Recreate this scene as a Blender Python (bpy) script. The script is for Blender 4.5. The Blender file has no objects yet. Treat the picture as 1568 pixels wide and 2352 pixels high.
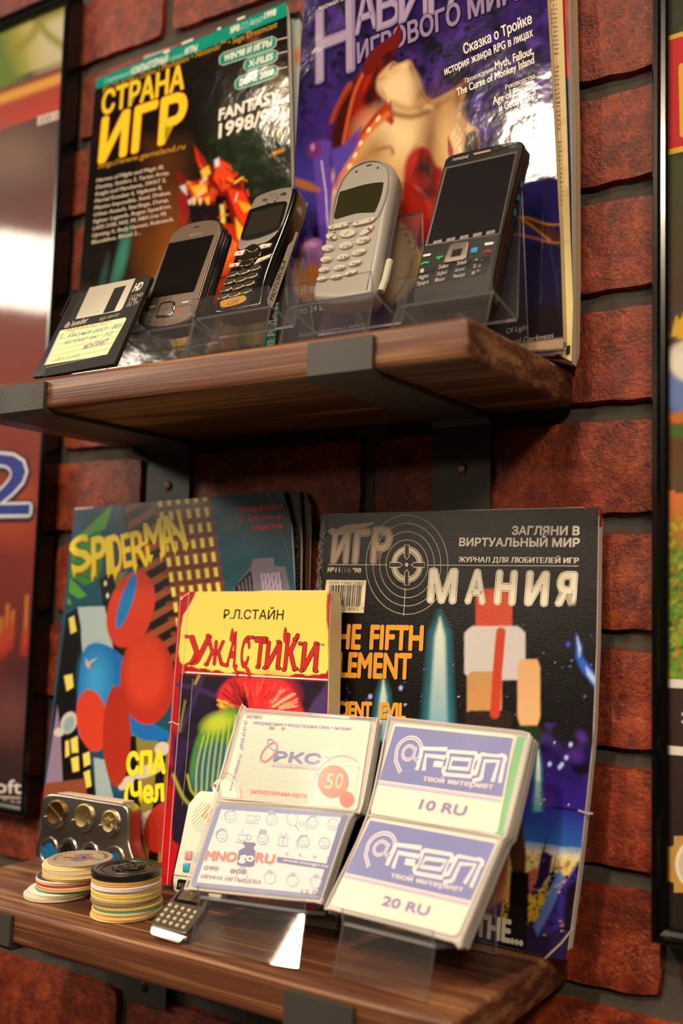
import bpy, bmesh, math, random
import numpy as np
from mathutils import Vector, Matrix, geometry

random.seed(7)
RNG = np.random.default_rng(11)
SC = bpy.context.scene
COL = bpy.context.collection
MM = 0.001
W, H = 1568.0, 2352.0

# ------------------------------------------------------------------ camera
CAM_POS = np.array([223.69275, -544.38503, 185.14463])   # mm; wall face is y = 0, lower shelf top is z = 0
YAW, PITCH, ROLL = 0.53762, 0.08781, 0.02118
FPX, CX, CY = 2330.83856, 201.97845, 11.4344


def rotm(a, b, c):
    ca, sa, cb, sb, cc, sc = math.cos(a), math.sin(a), math.cos(b), math.sin(b), math.cos(c), math.sin(c)
    f = np.array([-sa * cb, ca * cb, sb]); r = np.array([ca, sa, 0.0]); u = np.cross(r, f)
    return cc * r + sc * u, -sc * r + cc * u, f


CR, CU, CF = rotm(YAW, PITCH, ROLL)
cd = bpy.data.cameras.new('camera'); cam = bpy.data.objects.new('camera', cd); COL.objects.link(cam)
M = Matrix(((CR[0], CU[0], -CF[0], CAM_POS[0] * MM), (CR[1], CU[1], -CF[1], CAM_POS[1] * MM), (CR[2], CU[2], -CF[2], CAM_POS[2] * MM), (0, 0, 0, 1)))
cam.matrix_world = M
cd.sensor_fit = 'VERTICAL'; cd.sensor_height = 36.0; cd.sensor_width = 24.0
cd.lens = FPX * 36.0 / H
cd.shift_x = -CX / H; cd.shift_y = CY / H
cd.clip_start = 0.01; cd.clip_end = 30
cd.dof.use_dof = True; cd.dof.focus_distance = 0.612; cd.dof.aperture_fstop = 3.8
SC.camera = cam

# ------------------------------------------------------------------ colour management, world, lights
SC.view_settings.view_transform = 'Standard'; SC.view_settings.look = 'None'
SC.view_settings.gamma = 1.0; SC.view_settings.use_curve_mapping = False
SC.view_settings.exposure = 0.0
SC.cycles.transparent_max_bounces = 40
SC.cycles.max_bounces = 10
wd = bpy.data.worlds.new('room_air'); SC.world = wd; wd.use_nodes = True
wd.node_tree.nodes['Background'].inputs[0].default_value = (1.0, 0.72, 0.5, 1)
wd.node_tree.nodes['Background'].inputs[1].default_value = 0.035


def area(name, pos, target, sx, sy, power, col):
    l = bpy.data.lights.new(name, 'AREA'); l.shape = 'RECTANGLE'; l.size = sx; l.size_y = sy; l.energy = power; l.color = col
    o = bpy.data.objects.new(name, l); COL.objects.link(o)
    o.location = pos
    d = Vector(target) - Vector(pos)
    o.rotation_euler = d.to_track_quat('-Z', 'Y').to_euler()
    return o


WARM = (1.0, 0.80, 0.58)
area('shop_window_light', (-3.62, -2.25, 1.62), (-0.4, 0, 0.35), 1.5, 0.32, 52, (1.0, 0.88, 0.70))
area('ceiling_lamp_near', (-0.835, -1.75, 1.375), (-0.15, 0, 0.2), 0.10, 0.17, 12, WARM)
area('sheen_fill_left', (-1.05, -1.95, 0.75), (-0.1, 0, 0.2), 0.6, 0.10, 4, WARM)  # added low fill, gives the top of the black magazine its sheen
area('ceiling_lamp_far_left', (-1.56, -1.47, 1.86), (-0.2, 0, 0.3), 0.14, 0.10, 2.6, WARM)
area('ceiling_lamp_right', (1.05, -1.75, 1.30), (0.0, 0, 0.2), 0.4, 0.22, 23, WARM)
area('ceiling_spot', (0.02, -1.0, 1.75), (-0.1, -0.08, 0.05), 0.22, 0.22, 13, WARM)


def fill_spot(name, pos, target, power, cone, blend, col, rad=0.06):
    l = bpy.data.lights.new(name, 'SPOT'); l.energy = power; l.color = col; l.spot_size = math.radians(cone); l.spot_blend = blend; l.shadow_soft_size = rad
    o = bpy.data.objects.new(name, l); COL.objects.link(o); o.location = pos
    o.rotation_euler = (Vector(target) - Vector(pos)).to_track_quat('-Z', 'Y').to_euler()


fill_spot('lower_shelf_fill', (-0.12, -1.45, 1.55), (-0.16, -0.12, -0.06), 95, 30, 1.0, WARM, 0.05)  # added spot, cone set to brighten the lower shelf and miss the upper

# ------------------------------------------------------------------ materials
def lin(c):
    if isinstance(c, str):
        c = c.lstrip('#'); c = tuple(int(c[i:i + 2], 16) / 255 for i in (0, 2, 4))
    return tuple((x / 12.92 if x <= 0.04045 else ((x + 0.055) / 1.055) ** 2.4) for x in c[:3])


def new_mat(name):
    m = bpy.data.materials.new(name); m.use_nodes = True
    n = m.node_tree.nodes; l = m.node_tree.links
    return m, n, l, n['Principled BSDF']


def plain(name, col, rough=0.5, metal=0.0, coat=0.0, spec=0.5, bump=None, coat_rough=0.05):
    m, n, l, b = new_mat(name)
    b.inputs['Base Color'].default_value = (*lin(col), 1); b.inputs['Roughness'].default_value = rough
    b.inputs['Metallic'].default_value = metal; b.inputs['Coat Weight'].default_value = coat; b.inputs['Coat Roughness'].default_value = coat_rough
    b.inputs['Specular IOR Level'].default_value = spec
    if bump:
        tc = n.new('ShaderNodeTexCoord'); nz = n.new('ShaderNodeTexNoise'); bp = n.new('ShaderNodeBump')
        nz.inputs['Scale'].default_value = bump[0]; nz.inputs['Detail'].default_value = 4
        bp.inputs['Strength'].default_value = bump[1]; bp.inputs['Distance'].default_value = bump[2] if len(bump) > 2 else 0.0005
        l.new(tc.outputs['Object'], nz.inputs['Vector']); l.new(nz.outputs['Fac'], bp.inputs['Height']); l.new(bp.outputs['Normal'], b.inputs['Normal'])
    return m


def print_mat(name, rough=0.35, spec=0.5, coat=0.0, bump=None, fine=None):
    """Printed paper: ink colour from the mesh attribute, gloss and creases from nodes."""
    m, n, l, b = new_mat(name)
    at = n.new('ShaderNodeAttribute'); at.attribute_name = 'Col'
    l.new(at.outputs['Color'], b.inputs['Base Color'])
    b.inputs['Roughness'].default_value = rough; b.inputs['Specular IOR Level'].default_value = spec
    b.inputs['Coat Weight'].default_value = coat; b.inputs['Coat Roughness'].default_value = 0.06
    prev = None
    for bb in (bump, fine):
        if bb:
            tc = n.new('ShaderNodeTexCoord'); nz = n.new('ShaderNodeTexNoise'); bp = n.new('ShaderNodeBump')
            nz.inputs['Scale'].default_value = bb[0]; nz.inputs['Detail'].default_value = bb[3] if len(bb) > 3 else 3
            bp.inputs['Strength'].default_value = bb[1]; bp.inputs['Distance'].default_value = bb[2]
            l.new(tc.outputs['Object'], nz.inputs['Vector']); l.new(nz.outputs['Fac'], bp.inputs['Height'])
            if prev: l.new(prev, bp.inputs['Normal'])
            prev = bp.outputs['Normal']
    if prev:
        l.new(prev, b.inputs['Normal'])
        if coat: l.new(prev, b.inputs['Coat Normal'])
    return m


def clear_mat(name, tint=(0.97, 0.96, 0.94), rough=0.02, haze=0.0, hazecol=(0.9, 0.88, 0.84), ior=1.49):
    m = bpy.data.materials.new(name); m.use_nodes = True
    n = m.node_tree.nodes; l = m.node_tree.links; n.clear()
    out = n.new('ShaderNodeOutputMaterial'); mix = n.new('ShaderNodeMixShader');     tr = n.new('ShaderNodeBsdfTransparent'); tr.inputs['Color'].default_value = (*tint, 1)
    gl = n.new('ShaderNodeBsdfGlossy'); gl.inputs['Roughness'].default_value = rough
    src = tr.outputs[0]
    if haze:
        df = n.new('ShaderNodeBsdfDiffuse'); df.inputs['Color'].default_value = (*hazecol, 1)
        mh = n.new('ShaderNodeMixShader'); mh.inputs[0].default_value = haze
        l.new(tr.outputs[0], mh.inputs[1]); l.new(df.outputs[0], mh.inputs[2]); src = mh.outputs[0]
    ge = n.new('ShaderNodeNewGeometry'); iv = n.new('ShaderNodeMath'); iv.operation = 'SUBTRACT'; iv.inputs[0].default_value = 1.0
    l.new(ge.outputs['Backfacing'], iv.inputs[1]); mu = n.new('ShaderNodeMath'); mu.operation = 'MULTIPLY'
    fr2 = n.new('ShaderNodeLayerWeight'); fr2.inputs['Blend'].default_value = 0.5
    pw = n.new('ShaderNodeMath'); pw.operation = 'POWER'; pw.inputs[1].default_value = 5.0; l.new(fr2.outputs['Facing'], pw.inputs[0])
    r0 = ((ior - 1) / (ior + 1)) ** 2
    sc_ = n.new('ShaderNodeMath'); sc_.operation = 'MULTIPLY_ADD'; sc_.inputs[1].default_value = 1 - r0; sc_.inputs[2].default_value = r0; l.new(pw.outputs[0], sc_.inputs[0])
    l.new(sc_.outputs[0], mu.inputs[0]); l.new(iv.outputs[0], mu.inputs[1])
    l.new(mu.outputs[0], mix.inputs[0]); l.new(src, mix.inputs[1]); l.new(gl.outputs[0], mix.inputs[2]); l.new(mix.outputs[0], out.inputs[0])
    return m


def brick_mat():
    m, n, l, b = new_mat('brick_face')
    tc = n.new('ShaderNodeTexCoord')
    def noise(sc, det, rough=0.6):
        z = n.new('ShaderNodeTexNoise'); z.inputs['Scale'].default_value = sc; z.inputs['Detail'].default_value = det; z.inputs['Roughness'].default_value = rough
        l.new(tc.outputs['Object'], z.inputs['Vector']); return z
    def ramp(src, stops):
        r = n.new('ShaderNodeValToRGB'); e = r.color_ramp.elements
        while len(e) < len(stops): e.new(0.5)
        for k, (p, c) in enumerate(stops): e[k].position = p; e[k].color = (*lin(c), 1)
        l.new(src, r.inputs[0]); return r
    big = noise(9, 3); mid = noise(70, 8, 0.7); fine = noise(420, 4)
    base = ramp(mid.outputs['Fac'], [(0.25, '#43180d'), (0.42, '#702917'), (0.56, '#963b1d'), (0.74, '#c05a28')])
    tone = ramp(big.outputs['Fac'], [(0.3, '#8c8078'), (0.65, '#ffffff')])
    mx = n.new('ShaderNodeMixRGB'); mx.blend_type = 'MULTIPLY'; mx.inputs[0].default_value = 0.8
    l.new(base.outputs[0], mx.inputs[1]); l.new(tone.outputs[0], mx.inputs[2])
    vein = n.new('ShaderNodeTexWave'); vein.inputs['Scale'].default_value = 7; vein.inputs['Distortion'].default_value = 34; vein.inputs['Detail'].default_value = 6; vein.inputs['Detail Roughness'].default_value = 0.7
    l.new(tc.outputs['Object'], vein.inputs['Vector'])
    vr = ramp(vein.outputs['Fac'], [(0.93, '#000000'), (0.99, '#ffffff')])
    mv = n.new('ShaderNodeMixRGB'); mv.inputs[2].default_value = (*lin('#b4562e'), 1)
    mvf = n.new('ShaderNodeMath'); mvf.operation = 'MULTIPLY'; mvf.inputs[1].default_value = 0.35; l.new(vr.outputs[0], mvf.inputs[0])
    l.new(mvf.outputs[0], mv.inputs[0]); l.new(mx.outputs[0], mv.inputs[1])
    pit = noise(24, 5, 0.62); pr = ramp(pit.outputs['Fac'], [(0.742, '#000000'), (0.752, '#ffffff')])
    mp = n.new('ShaderNodeMixRGB'); mp.inputs[2].default_value = (*lin('#2a2422'), 1)
    l.new(pr.outputs[0], mp.inputs[0]); l.new(mv.outputs[0], mp.inputs[1]); l.new(mp.outputs[0], b.inputs['Base Color'])
    b.inputs['Roughness'].default_value = 0.42; b.inputs['Specular IOR Level'].default_value = 0.45
    bp = n.new('ShaderNodeBump'); bp.inputs['Strength'].default_value = 0.75; bp.inputs['Distance'].default_value = 0.0012
    ad = n.new('ShaderNodeMath'); ad.operation = 'ADD'; l.new(fine.outputs['Fac'], ad.inputs[0]); l.new(mid.outputs['Fac'], ad.inputs[1])
    sb = n.new('ShaderNodeMath'); sb.operation = 'SUBTRACT'; l.new(ad.outputs[0], sb.inputs[0]); l.new(pr.outputs[0], sb.inputs[1])
    l.new(sb.outputs[0], bp.inputs['Height']); l.new(bp.outputs['Normal'], b.inputs['Normal'])
    return m


def wood_mat(name, dark, mid, light):
    m, n, l, b = new_mat(name)
    tc = n.new('ShaderNodeTexCoord')
    def nz(scale, sc, det, dist):
        mp = n.new('ShaderNodeMapping'); mp.inputs['Scale'].default_value = scale; l.new(tc.outputs['Object'], mp.inputs['Vector'])
        z = n.new('ShaderNodeTexNoise'); z.inputs['Scale'].default_value = sc; z.inputs['Detail'].default_value = det; z.inputs['Distortion'].default_value = dist
        l.new(mp.outputs[0], z.inputs['Vector']); return z
    broad = nz((1.2, 12, 30), 3.0, 4, 0.8); fine = nz((3.0, 120, 330), 2.2, 5, 0.35); lines = nz((1.6, 60, 165), 2.0, 2, 0.6)
    ad = n.new('ShaderNodeMath'); ad.operation = 'MULTIPLY_ADD'; ad.inputs[1].default_value = 0.45; l.new(fine.outputs['Fac'], ad.inputs[0]); l.new(broad.outputs['Fac'], ad.inputs[2])
    r = n.new('ShaderNodeValToRGB'); e = r.color_ramp.elements; e.new(0.5)
    for k, (p, c) in enumerate(((0.5, dark), (0.74, mid), (0.98, light))): e[k].position = p; e[k].color = (*lin(c), 1)
    l.new(ad.outputs[0], r.inputs[0])
    lr = n.new('ShaderNodeValToRGB'); lr.color_ramp.elements[0].position = 0.60; lr.color_ramp.elements[1].position = 0.70; l.new(lines.outputs['Fac'], lr.inputs[0])
    mx = n.new('ShaderNodeMixRGB'); mx.inputs[2].default_value = (*lin(light), 1); fa = n.new('ShaderNodeMath'); fa.operation = 'MULTIPLY'; fa.inputs[1].default_value = 0.6
    l.new(lr.outputs[0], fa.inputs[0]); l.new(fa.outputs[0], mx.inputs[0]); l.new(r.outputs[0], mx.inputs[1]); l.new(mx.outputs[0], b.inputs['Base Color'])
    b.inputs['Roughness'].default_value = 0.4; b.inputs['Specular IOR Level'].default_value = 0.4
    bp = n.new('ShaderNodeBump'); bp.inputs['Strength'].default_value = 0.3; bp.inputs['Distance'].default_value = 0.0005
    l.new(fine.outputs['Fac'], bp.inputs['Height']); l.new(bp.outputs['Normal'], b.inputs['Normal'])
    return m


MAT = {}
MAT['brick'] = brick_mat()
MAT['mortar'] = plain('mortar', '#473f39', 0.9, bump=(300, 0.6, 0.001))
MAT['wood'] = wood_mat('stained_pine', '#381e15', '#633a26', '#b08356')
MAT['steel_black'] = plain('black_powder_coat', '#3a3734', 0.5, bump=(1600, 0.5, 0.0004))
MAT['frame_black'] = plain('black_gloss_frame', '#050404', 0.2, coat=0.25)
MAT['screw'] = plain('screw_steel', '#5a4632', 0.4, metal=0.8)
MAT['glass'] = clear_mat('poster_glazing', (0.98, 0.98, 0.97), 0.06, ior=1.55)
MAT['acrylic'] = clear_mat('clear_acrylic', (0.965, 0.96, 0.955), 0.03, haze=0.014, hazecol=(0.85, 0.82, 0.8))
MAT['acrylic_edge'] = clear_mat('acrylic_edge', (0.55, 0.58, 0.66), 0.15, haze=0.25, hazecol=(0.62, 0.62, 0.66))
MAT['vinyl'] = clear_mat('clear_vinyl', (0.98, 0.97, 0.96), 0.16, haze=0.09, hazecol=(0.95, 0.93, 0.92), ior=1.14)
MAT['vinyl_white'] = clear_mat('milky_vinyl', (0.85, 0.83, 0.8), 0.25, haze=0.6, hazecol=(0.8, 0.76, 0.71))
MAT['paper'] = plain('aged_paper', '#e6d3a6', 0.75, bump=(900, 0.3, 0.0003))
MAT['paper_white'] = plain('white_paper', '#e9e2d6', 0.7)
MAT['print'] = print_mat('printed_cover', 0.3, 0.25, bump=(9, 0.3, 0.004))
MAT['print_gloss'] = print_mat('laminated_cover', 0.1, 0.4, bump=(9, 0.30, 0.006, 2), fine=(50, 0.36, 0.001, 3))
MAT['print_satin'] = print_mat('satin_cover', 0.27, 0.3, bump=(8, 0.3, 0.004), fine=(900, 0.35, 0.0003))
MAT['print_matt'] = print_mat('printed_paper', 0.55, 0.3)
MAT['black_plastic'] = plain('black_plastic', '#0d0c0c', 0.25, coat=0.3)
MAT['steel'] = plain('brushed_steel', '#b5aca2', 0.26, metal=1.0)
MAT['chrome'] = plain('chrome', '#d0cbc6', 0.1, metal=1.0)

# ------------------------------------------------------------------ helpers
class Fr:
    """A frame in the place (mm): origin, right, up, outward normal."""
    def __init__(s, o, yaw=0, lean=0, roll=0):
        yaw, lean, roll = (math.radians(x) for x in (yaw, lean, roll))
        s.o = np.array(o, float)
        ux = np.array([math.cos(yaw), math.sin(yaw), 0]); n0 = np.array([math.sin(yaw), -math.cos(yaw), 0])
        v = np.array([0, 0, 1.0]) * math.cos(lean) - n0 * math.sin(lean); s.n = np.cross(ux, v)
        s.u = math.cos(roll) * ux + math.sin(roll) * v; s.v = -math.sin(roll) * ux + math.cos(roll) * v
    def px(s, u, v, c=0.0):
        d = CF + (u - W / 2 - CX) / FPX * CR - (v - H / 2 - CY) / FPX * CU
        q = s.o + s.n * c - CAM_POS
        p = CAM_POS + d * ((q @ s.n) / (d @ s.n)) - s.o
        return np.array([p @ s.u, p @ s.v])
    def to_px(s, ab, c=0.0):
        ab = np.asarray(ab, float)
        p = s.o + ab[..., :1] * s.u + ab[..., 1:2] * s.v + c * s.n - CAM_POS
        z = p @ CF
        return np.stack([W / 2 + FPX * (p @ CR) / z + CX, H / 2 - FPX * (p @ CU) / z + CY], -1)
    def mat(s):
        m = Matrix.Identity(4)
        for i in range(3):
            m[i][0] = s.u[i]; m[i][1] = s.v[i]; m[i][2] = s.n[i]; m[i][3] = s.o[i] * MM
        return m
    def w(s, a, b, c=0.0):
        return s.o + a * s.u + b * s.v + c * s.n


def tag(o, label, cat, group=None):
    o['label'] = label; o['category'] = cat
    if group: o['group'] = group
    return o


def thing(name, label, cat, fr, group=None):
    o = bpy.data.objects.new(name, None); COL.objects.link(o); o.empty_display_size = 0.01
    o.matrix_world = fr.mat() if isinstance(fr, Fr) else Matrix.Translation(Vector([x * MM for x in fr]))
    return tag(o, label, cat, group)


def link(name, me, parent=None, mats=()):
    o = bpy.data.objects.new(name, me); COL.objects.link(o)
    if parent: o.parent = parent
    for m in mats: me.materials.append(MAT[m] if isinstance(m, str) else m)
    return o


def smooth(me, ang=0.6):
    for p in me.polygons: p.use_smooth = True
    try: me.set_sharp_from_angle(angle=ang)
    except Exception: pass


class MB:
    """Collects solids (mm, local) into one mesh."""
    def __init__(s): s.bm = bmesh.new(); s.mi = 0
    def prism(s, pts, c0, c1, bev=0.0, seg=2, mi=None, axis='c', bevel_all=False):
        """outline pts (a,b) extruded from c0 to c1 (front = larger c)."""
        mi = s.mi if mi is None else mi
        P = [(np.asarray(p, float)) for p in pts]
        ar = sum(P[i][0] * P[(i + 1) % len(P)][1] - P[(i + 1) % len(P)][0] * P[i][1] for i in range(len(P)))
        if ar < 0: P = P[::-1]
        def v3(p, c):
            q = (p[0], p[1], c) if axis == 'c' else ((c, p[0], p[1]) if axis == 'a' else (p[0], c, p[1]))
            return Vector(q) * MM
        t = bmesh.new()
        lo = [t.verts.new(v3(p, c0)) for p in P]; hi = [t.verts.new(v3(p, c1)) for p in P]
        n = len(P)
        top = t.faces.new(hi); bot = t.faces.new(lo[::-1])
        for i in range(n): t.faces.new((lo[i], lo[(i + 1) % n], hi[(i + 1) % n], hi[i]))
        if bev:
            ed = [e for e in t.edges if (len(e.link_faces) == 2 and (top in e.link_faces or (bot in e.link_faces and bevel_all is not None)))]
            if bevel_all: ed = list(t.edges)
            bmesh.ops.bevel(t, geom=ed, offset=bev * MM, segments=seg, affect='EDGES', profile=0.5)
        for f in t.faces: f.material_index = mi
        bmesh.ops.recalc_face_normals(t, faces=list(t.faces))
        s.add(t); return s
    def box(s, a0, a1, b0, b1, c0, c1, bev=0.0, seg=2, mi=None):
        return s.prism([(a0, b0), (a1, b0), (a1, b1), (a0, b1)], c0, c1, bev, seg, mi, bevel_all=True if bev else False)
    def add(s, t):
        me = bpy.data.meshes.new('tmp'); t.to_mesh(me); t.free(); s.bm.from_mesh(me); bpy.data.meshes.remove(me)
    def lathe(s, prof, cen=(0, 0, 0), seg=48, axis='b', mi=None):
        """profile (r, h) revolved about axis; cen in mm."""
        mi = s.mi if mi is None else mi
        t = bmesh.new(); rings = []
        for r, h in prof:
            ring = []
            for k in range(seg):
                x, y = r * math.cos(2 * math.pi * k / seg), r * math.sin(2 * math.pi * k / seg)
                q = {'b': (x, h, y), 'c': (x, y, h), 'a': (h, x, y)}[axis]
                ring.append(t.verts.new(Vector([q[i] + cen[i] for i in range(3)]) * MM))
            rings.append(ring)
        for i in range(len(rings) - 1):
            for k in range(seg):
                f = t.faces.new((rings[i][k], rings[i][(k + 1) % seg], rings[i + 1][(k + 1) % seg], rings[i + 1][k])); f.material_index = mi
        for ring in (rings[0], rings[-1]):
            f = t.faces.new(ring); f.material_index = mi
        bmesh.ops.recalc_face_normals(t, faces=list(t.faces))
        s.add(t); return s
    def tube(s, pts, r, seg=8, mi=None, closed=False):
        mi = s.mi if mi is None else mi
        P = [Vector(p) * MM for p in pts]; t = bmesh.new(); rings = []; n = len(P)
        for i, p in enumerate(P):
            a = P[(i - 1) % n] if (i > 0 or closed) else p; b = P[(i + 1) % n] if (i < n - 1 or closed) else p
            d = (b - a).normalized(); x = d.orthogonal().normalized() if not rings else (rings[-1][1] - d * rings[-1][1].dot(d)).normalized()
            y = d.cross(x)
            rings.append(([t.verts.new(p + (x * math.cos(2 * math.pi * k / seg) + y * math.sin(2 * math.pi * k / seg)) * r * MM) for k in range(seg)], x))
        for i in range(n if closed else n - 1):
            A, B = rings[i][0], rings[(i + 1) % n][0]
            for k in range(seg):
                f = t.faces.new((A[k], A[(k + 1) % seg], B[(k + 1) % seg], B[k])); f.material_index = mi
        if not closed:
            for R_ in (rings[0][0], rings[-1][0]):
                f = t.faces.new(R_); f.material_index = mi
        bmesh.ops.recalc_face_normals(t, faces=list(t.faces))
        s.add(t); return s
    def build(s, name, mats, parent=None, smooth_ang=0.6):
        me = bpy.data.meshes.new(name); s.bm.to_mesh(me); s.bm.free()
        if smooth_ang: smooth(me, smooth_ang)
        return link(name, me, parent, mats if isinstance(mats, (list, tuple)) else [mats])


def rrect(a0, a1, b0, b1, r, seg=6):
    """rounded rectangle outline; r a number or (bl, br, tr, tl)."""
    R_ = (r,) * 4 if not isinstance(r, (tuple, list)) else r
    out = []
    for (cx, cy, rr, s) in ((a0, b0, R_[0], 180), (a1, b0, R_[1], 270), (a1, b1, R_[2], 0), (a0, b1, R_[3], 90)):
        x = cx + rr if cx == a0 else cx - rr; y = cy + rr if cy == b0 else cy - rr
        for k in range(seg + 1):
            t = math.radians(s + 90.0 * k / seg); out.append((x + rr * math.cos(t), y + rr * math.sin(t)))
    return out


def spline(pts, n=6, closed=True):
    P = [np.array(p, float) for p in pts]; out = []; N = len(P)
    for i in range(N if closed else N - 1):
        g = (lambda k: P[k % N]) if closed else (lambda k: P[min(max(k, 0), N - 1)])
        p0, p1, p2, p3 = g(i - 1), g(i), g(i + 1), g(i + 2)
        for k in range(n):
            t = k / n
            out.append(0.5 * ((2 * p1) + (-p0 + p2) * t + (2 * p0 - 5 * p1 + 4 * p2 - p3) * t * t + (-p0 + 3 * p1 - 3 * p2 + p3) * t ** 3))
    if not closed: out.append(P[-1])
    return out


# ---- printed art: colours live in the mesh, drawn in the sheet's own plane
_tc = bpy.data.curves.new('lettering', 'FONT'); _tc.resolution_u = 3
_to = bpy.data.objects.new('lettering', _tc); COL.objects.link(_to)
_cache = {}


def text_mesh(body, off=0.0):
    key = (body, round(off, 4))
    if key not in _cache:
        _tc.body = body; _tc.offset = off
        bpy.context.view_layer.update()
        ev = _to.evaluated_get(bpy.context.evaluated_depsgraph_get()); me = ev.to_mesh()
        v = np.array([x.co[:2] for x in me.vertices]).reshape(-1, 2); f = [tuple(p.vertices) for p in me.polygons]
        ev.to_mesh_clear(); _cache[key] = (v, f)
    return _cache[key]


class Art:
    STEP = 0.008
    def __init__(s, fr, c=0.0):
        s.fr = fr; s.c0 = c; s.k = 0; s.V = []; s.F = []; s.C = []; s.MI = []
    def _c(s):
        s.k += 1; return s.c0 + s.k * s.STEP
    def raw(s, V, F, C, mi=0):
        b = len(s.V); s.V += [tuple(v) for v in V]; s.F += [tuple(i + b for i in f) for f in F]; s.C += [tuple(c) for c in C]; s.MI += [mi] * len(F)
    def loc(s, pts): return [s.fr.px(p[0], p[1], s.c0) for p in pts]
    def poly(s, pts, col, local=False, cols=None, sm=0):
        """pts in photo pixels on this plane (or local mm)."""
        if sm: pts = spline(pts, sm)
        P = pts if local else s.loc(pts)
        c = s._c(); vs = [Vector((p[0], p[1], 0)) for p in P]
        tris = geometry.tessellate_polygon([vs])
        F = []
        for t in tris:
            a, b, d = (P[i] for i in t)
            F.append(t if (b[0] - a[0]) * (d[1] - a[1]) - (b[1] - a[1]) * (d[0] - a[0]) > 0 else t[::-1])
        cc = [lin(x) for x in cols] if cols else [lin(col)] * len(P)
        s.raw([(p[0], p[1], c) for p in P], F, cc)
    def quad(s, p, cols):
        P = s.loc(p); c = s._c(); s.raw([(q[0], q[1], c) for q in P], [(0, 1, 2, 3)], [lin(x) for x in cols])
    def ell(s, u, v, ru, rv, col, rot=0, n=28, local=False):
        r = math.radians(rot)
        s.poly([(u + ru * math.cos(t) * math.cos(r) - rv * math.sin(t) * math.sin(r), v + ru * math.cos(t) * math.sin(r) + rv * math.sin(t) * math.cos(r)) for t in (2 * math.pi * k / n for k in range(n))], col, local)
    def line(s, pts, w, col, local=False, closed=False, sm=0):
        if sm: pts = spline(pts, sm, closed)
        P = [np.array(p, float) for p in (pts if local else s.loc(pts))]
        if not local: w = w * s.scale(*pts[0])
        c = s._c(); n = len(P); V = []
        for i in range(n):
            a = P[(i - 1) % n] if (i or closed) else P[i]; b = P[(i + 1) % n] if (i < n - 1 or closed) else P[i]
            d = b - a; d = d / (np.hypot(*d) + 1e-9); q = np.array([-d[1], d[0]]) * w / 2
            V += [(*(P[i] + q), c), (*(P[i] - q), c)]
        m = n if closed else n - 1
        F = [(2 * i + 1, 2 * ((i + 1) % n) + 1, 2 * ((i + 1) % n), 2 * i) for i in range(m)]
        s.raw(V, F, [lin(col)] * len(V))
    def scale(s, u, v): return float(np.hypot(*(s.fr.px(u + 5, v) - s.fr.px(u - 5, v)))) / 10
    def ring(s, u, v, ru, rv, w, col, n=48, rot=0, t0=0, t1=360):
        r = math.radians(rot)
        pts = [(u + ru * math.cos(t) * math.cos(r) - rv * math.sin(t) * math.sin(r), v + ru * math.cos(t) * math.sin(r) + rv * math.sin(t) * math.cos(r)) for t in (math.radians(t0 + (t1 - t0) * k / n) for k in range(n + (t1 - t0 < 360)))]
        s.line(pts, w, col, closed=(t1 - t0 >= 360))
    def text(s, body, p0, p1, h, col, bold=0.0, out=None, it=0.0, top=None, shadow=None, local=False):
        """baseline p0-p1 and cap height h (photo px on this plane); out = (extra weight, colour)."""
        v0, _ = text_mesh(body)
        if not len(v0): return
        x0, x1 = v0[:, 0].min(), v0[:, 0].max()
        A = np.array(p0 if local else s.fr.px(*p0, s.c0), float); B = np.array(p1 if local else s.fr.px(*p1, s.c0), float); d = B - A
        if top is not None: hv = (np.array(top) if local else s.fr.px(*top, s.c0)) - A
        else:
            hl = h if local else float(np.hypot(*(s.fr.px(p0[0], p0[1] - h, s.c0) - A)))
            e = d / np.hypot(*d); hv = np.array([-e[1], e[0]]) * hl + e * hl * it
        runs = []
        if shadow: runs.append((bold + shadow[3], shadow[2], (shadow[0], shadow[1])))
        if out: runs.append((bold + out[0], out[1], (0, 0)))
        runs.append((bold, col, (0, 0)))
        v, f = text_mesh(body)
        flip = d[0] * hv[1] - d[1] * hv[0] < 0
        f = [q[::-1] for q in f] if flip else f
        ex = d / max(x1 - x0, 1e-6); ey = hv / 0.729; big = np.hypot(*hv) > 3.6
        for off, cl, sh in runs:
            # weight: overprint the letters, nudged round a small circle
            nd = [(0, 0)] if off < 0.006 else ([(-1, 0), (1, 0), (0, 0)] if not big else [(math.cos(k * math.pi / 4), math.sin(k * math.pi / 4)) for k in range(8)])
            P0 = A + (v[:, :1] - x0) * ex + v[:, 1:2] * ey + np.array(sh); lc = [lin(cl)] * len(P0)
            iso = np.hypot(*ey); ux = ex / np.hypot(*ex) * min(iso, np.hypot(*ex) * 1.25) if big else ex
            for dx, dy in nd:
                c = s._c() if (dx, dy) == nd[0] else c + 0.0006
                P = P0 + off * 0.8 * (dx * ux + dy * ey); s.raw([(p[0], p[1], c) for p in P], f, lc)
    def grid(s, left, right, paint, res=0.9, c=None, local=False):
        """sheet between a left and a right edge polyline (top to bottom) with a painted ink layer."""
        L = np.array(left if local else s.loc(left), float); R_ = np.array(right if local else s.loc(right), float)
        def samp(P, t):
            d = np.r_[0, np.cumsum(np.hypot(*np.diff(P, axis=0).T))]; d /= d[-1]
            return np.stack([np.interp(t, d, P[:, 0]), np.interp(t, d, P[:, 1])], -1)
        hh = max(np.hypot(*(L[0] - L[-1])), np.hypot(*(R_[0] - R_[-1]))); ww = max(np.hypot(*(L[0] - R_[0])), np.hypot(*(L[-1] - R_[-1])))
        nj, ni = max(2, int(hh / res)), max(2, int(ww / res))
        t = np.linspace(0, 1, nj + 1); u = np.linspace(0, 1, ni + 1)
        A, B = samp(L, t), samp(R_, t)
        P = A[:, None, :] * (1 - u)[None, :, None] + B[:, None, :] * u[None, :, None]
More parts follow.
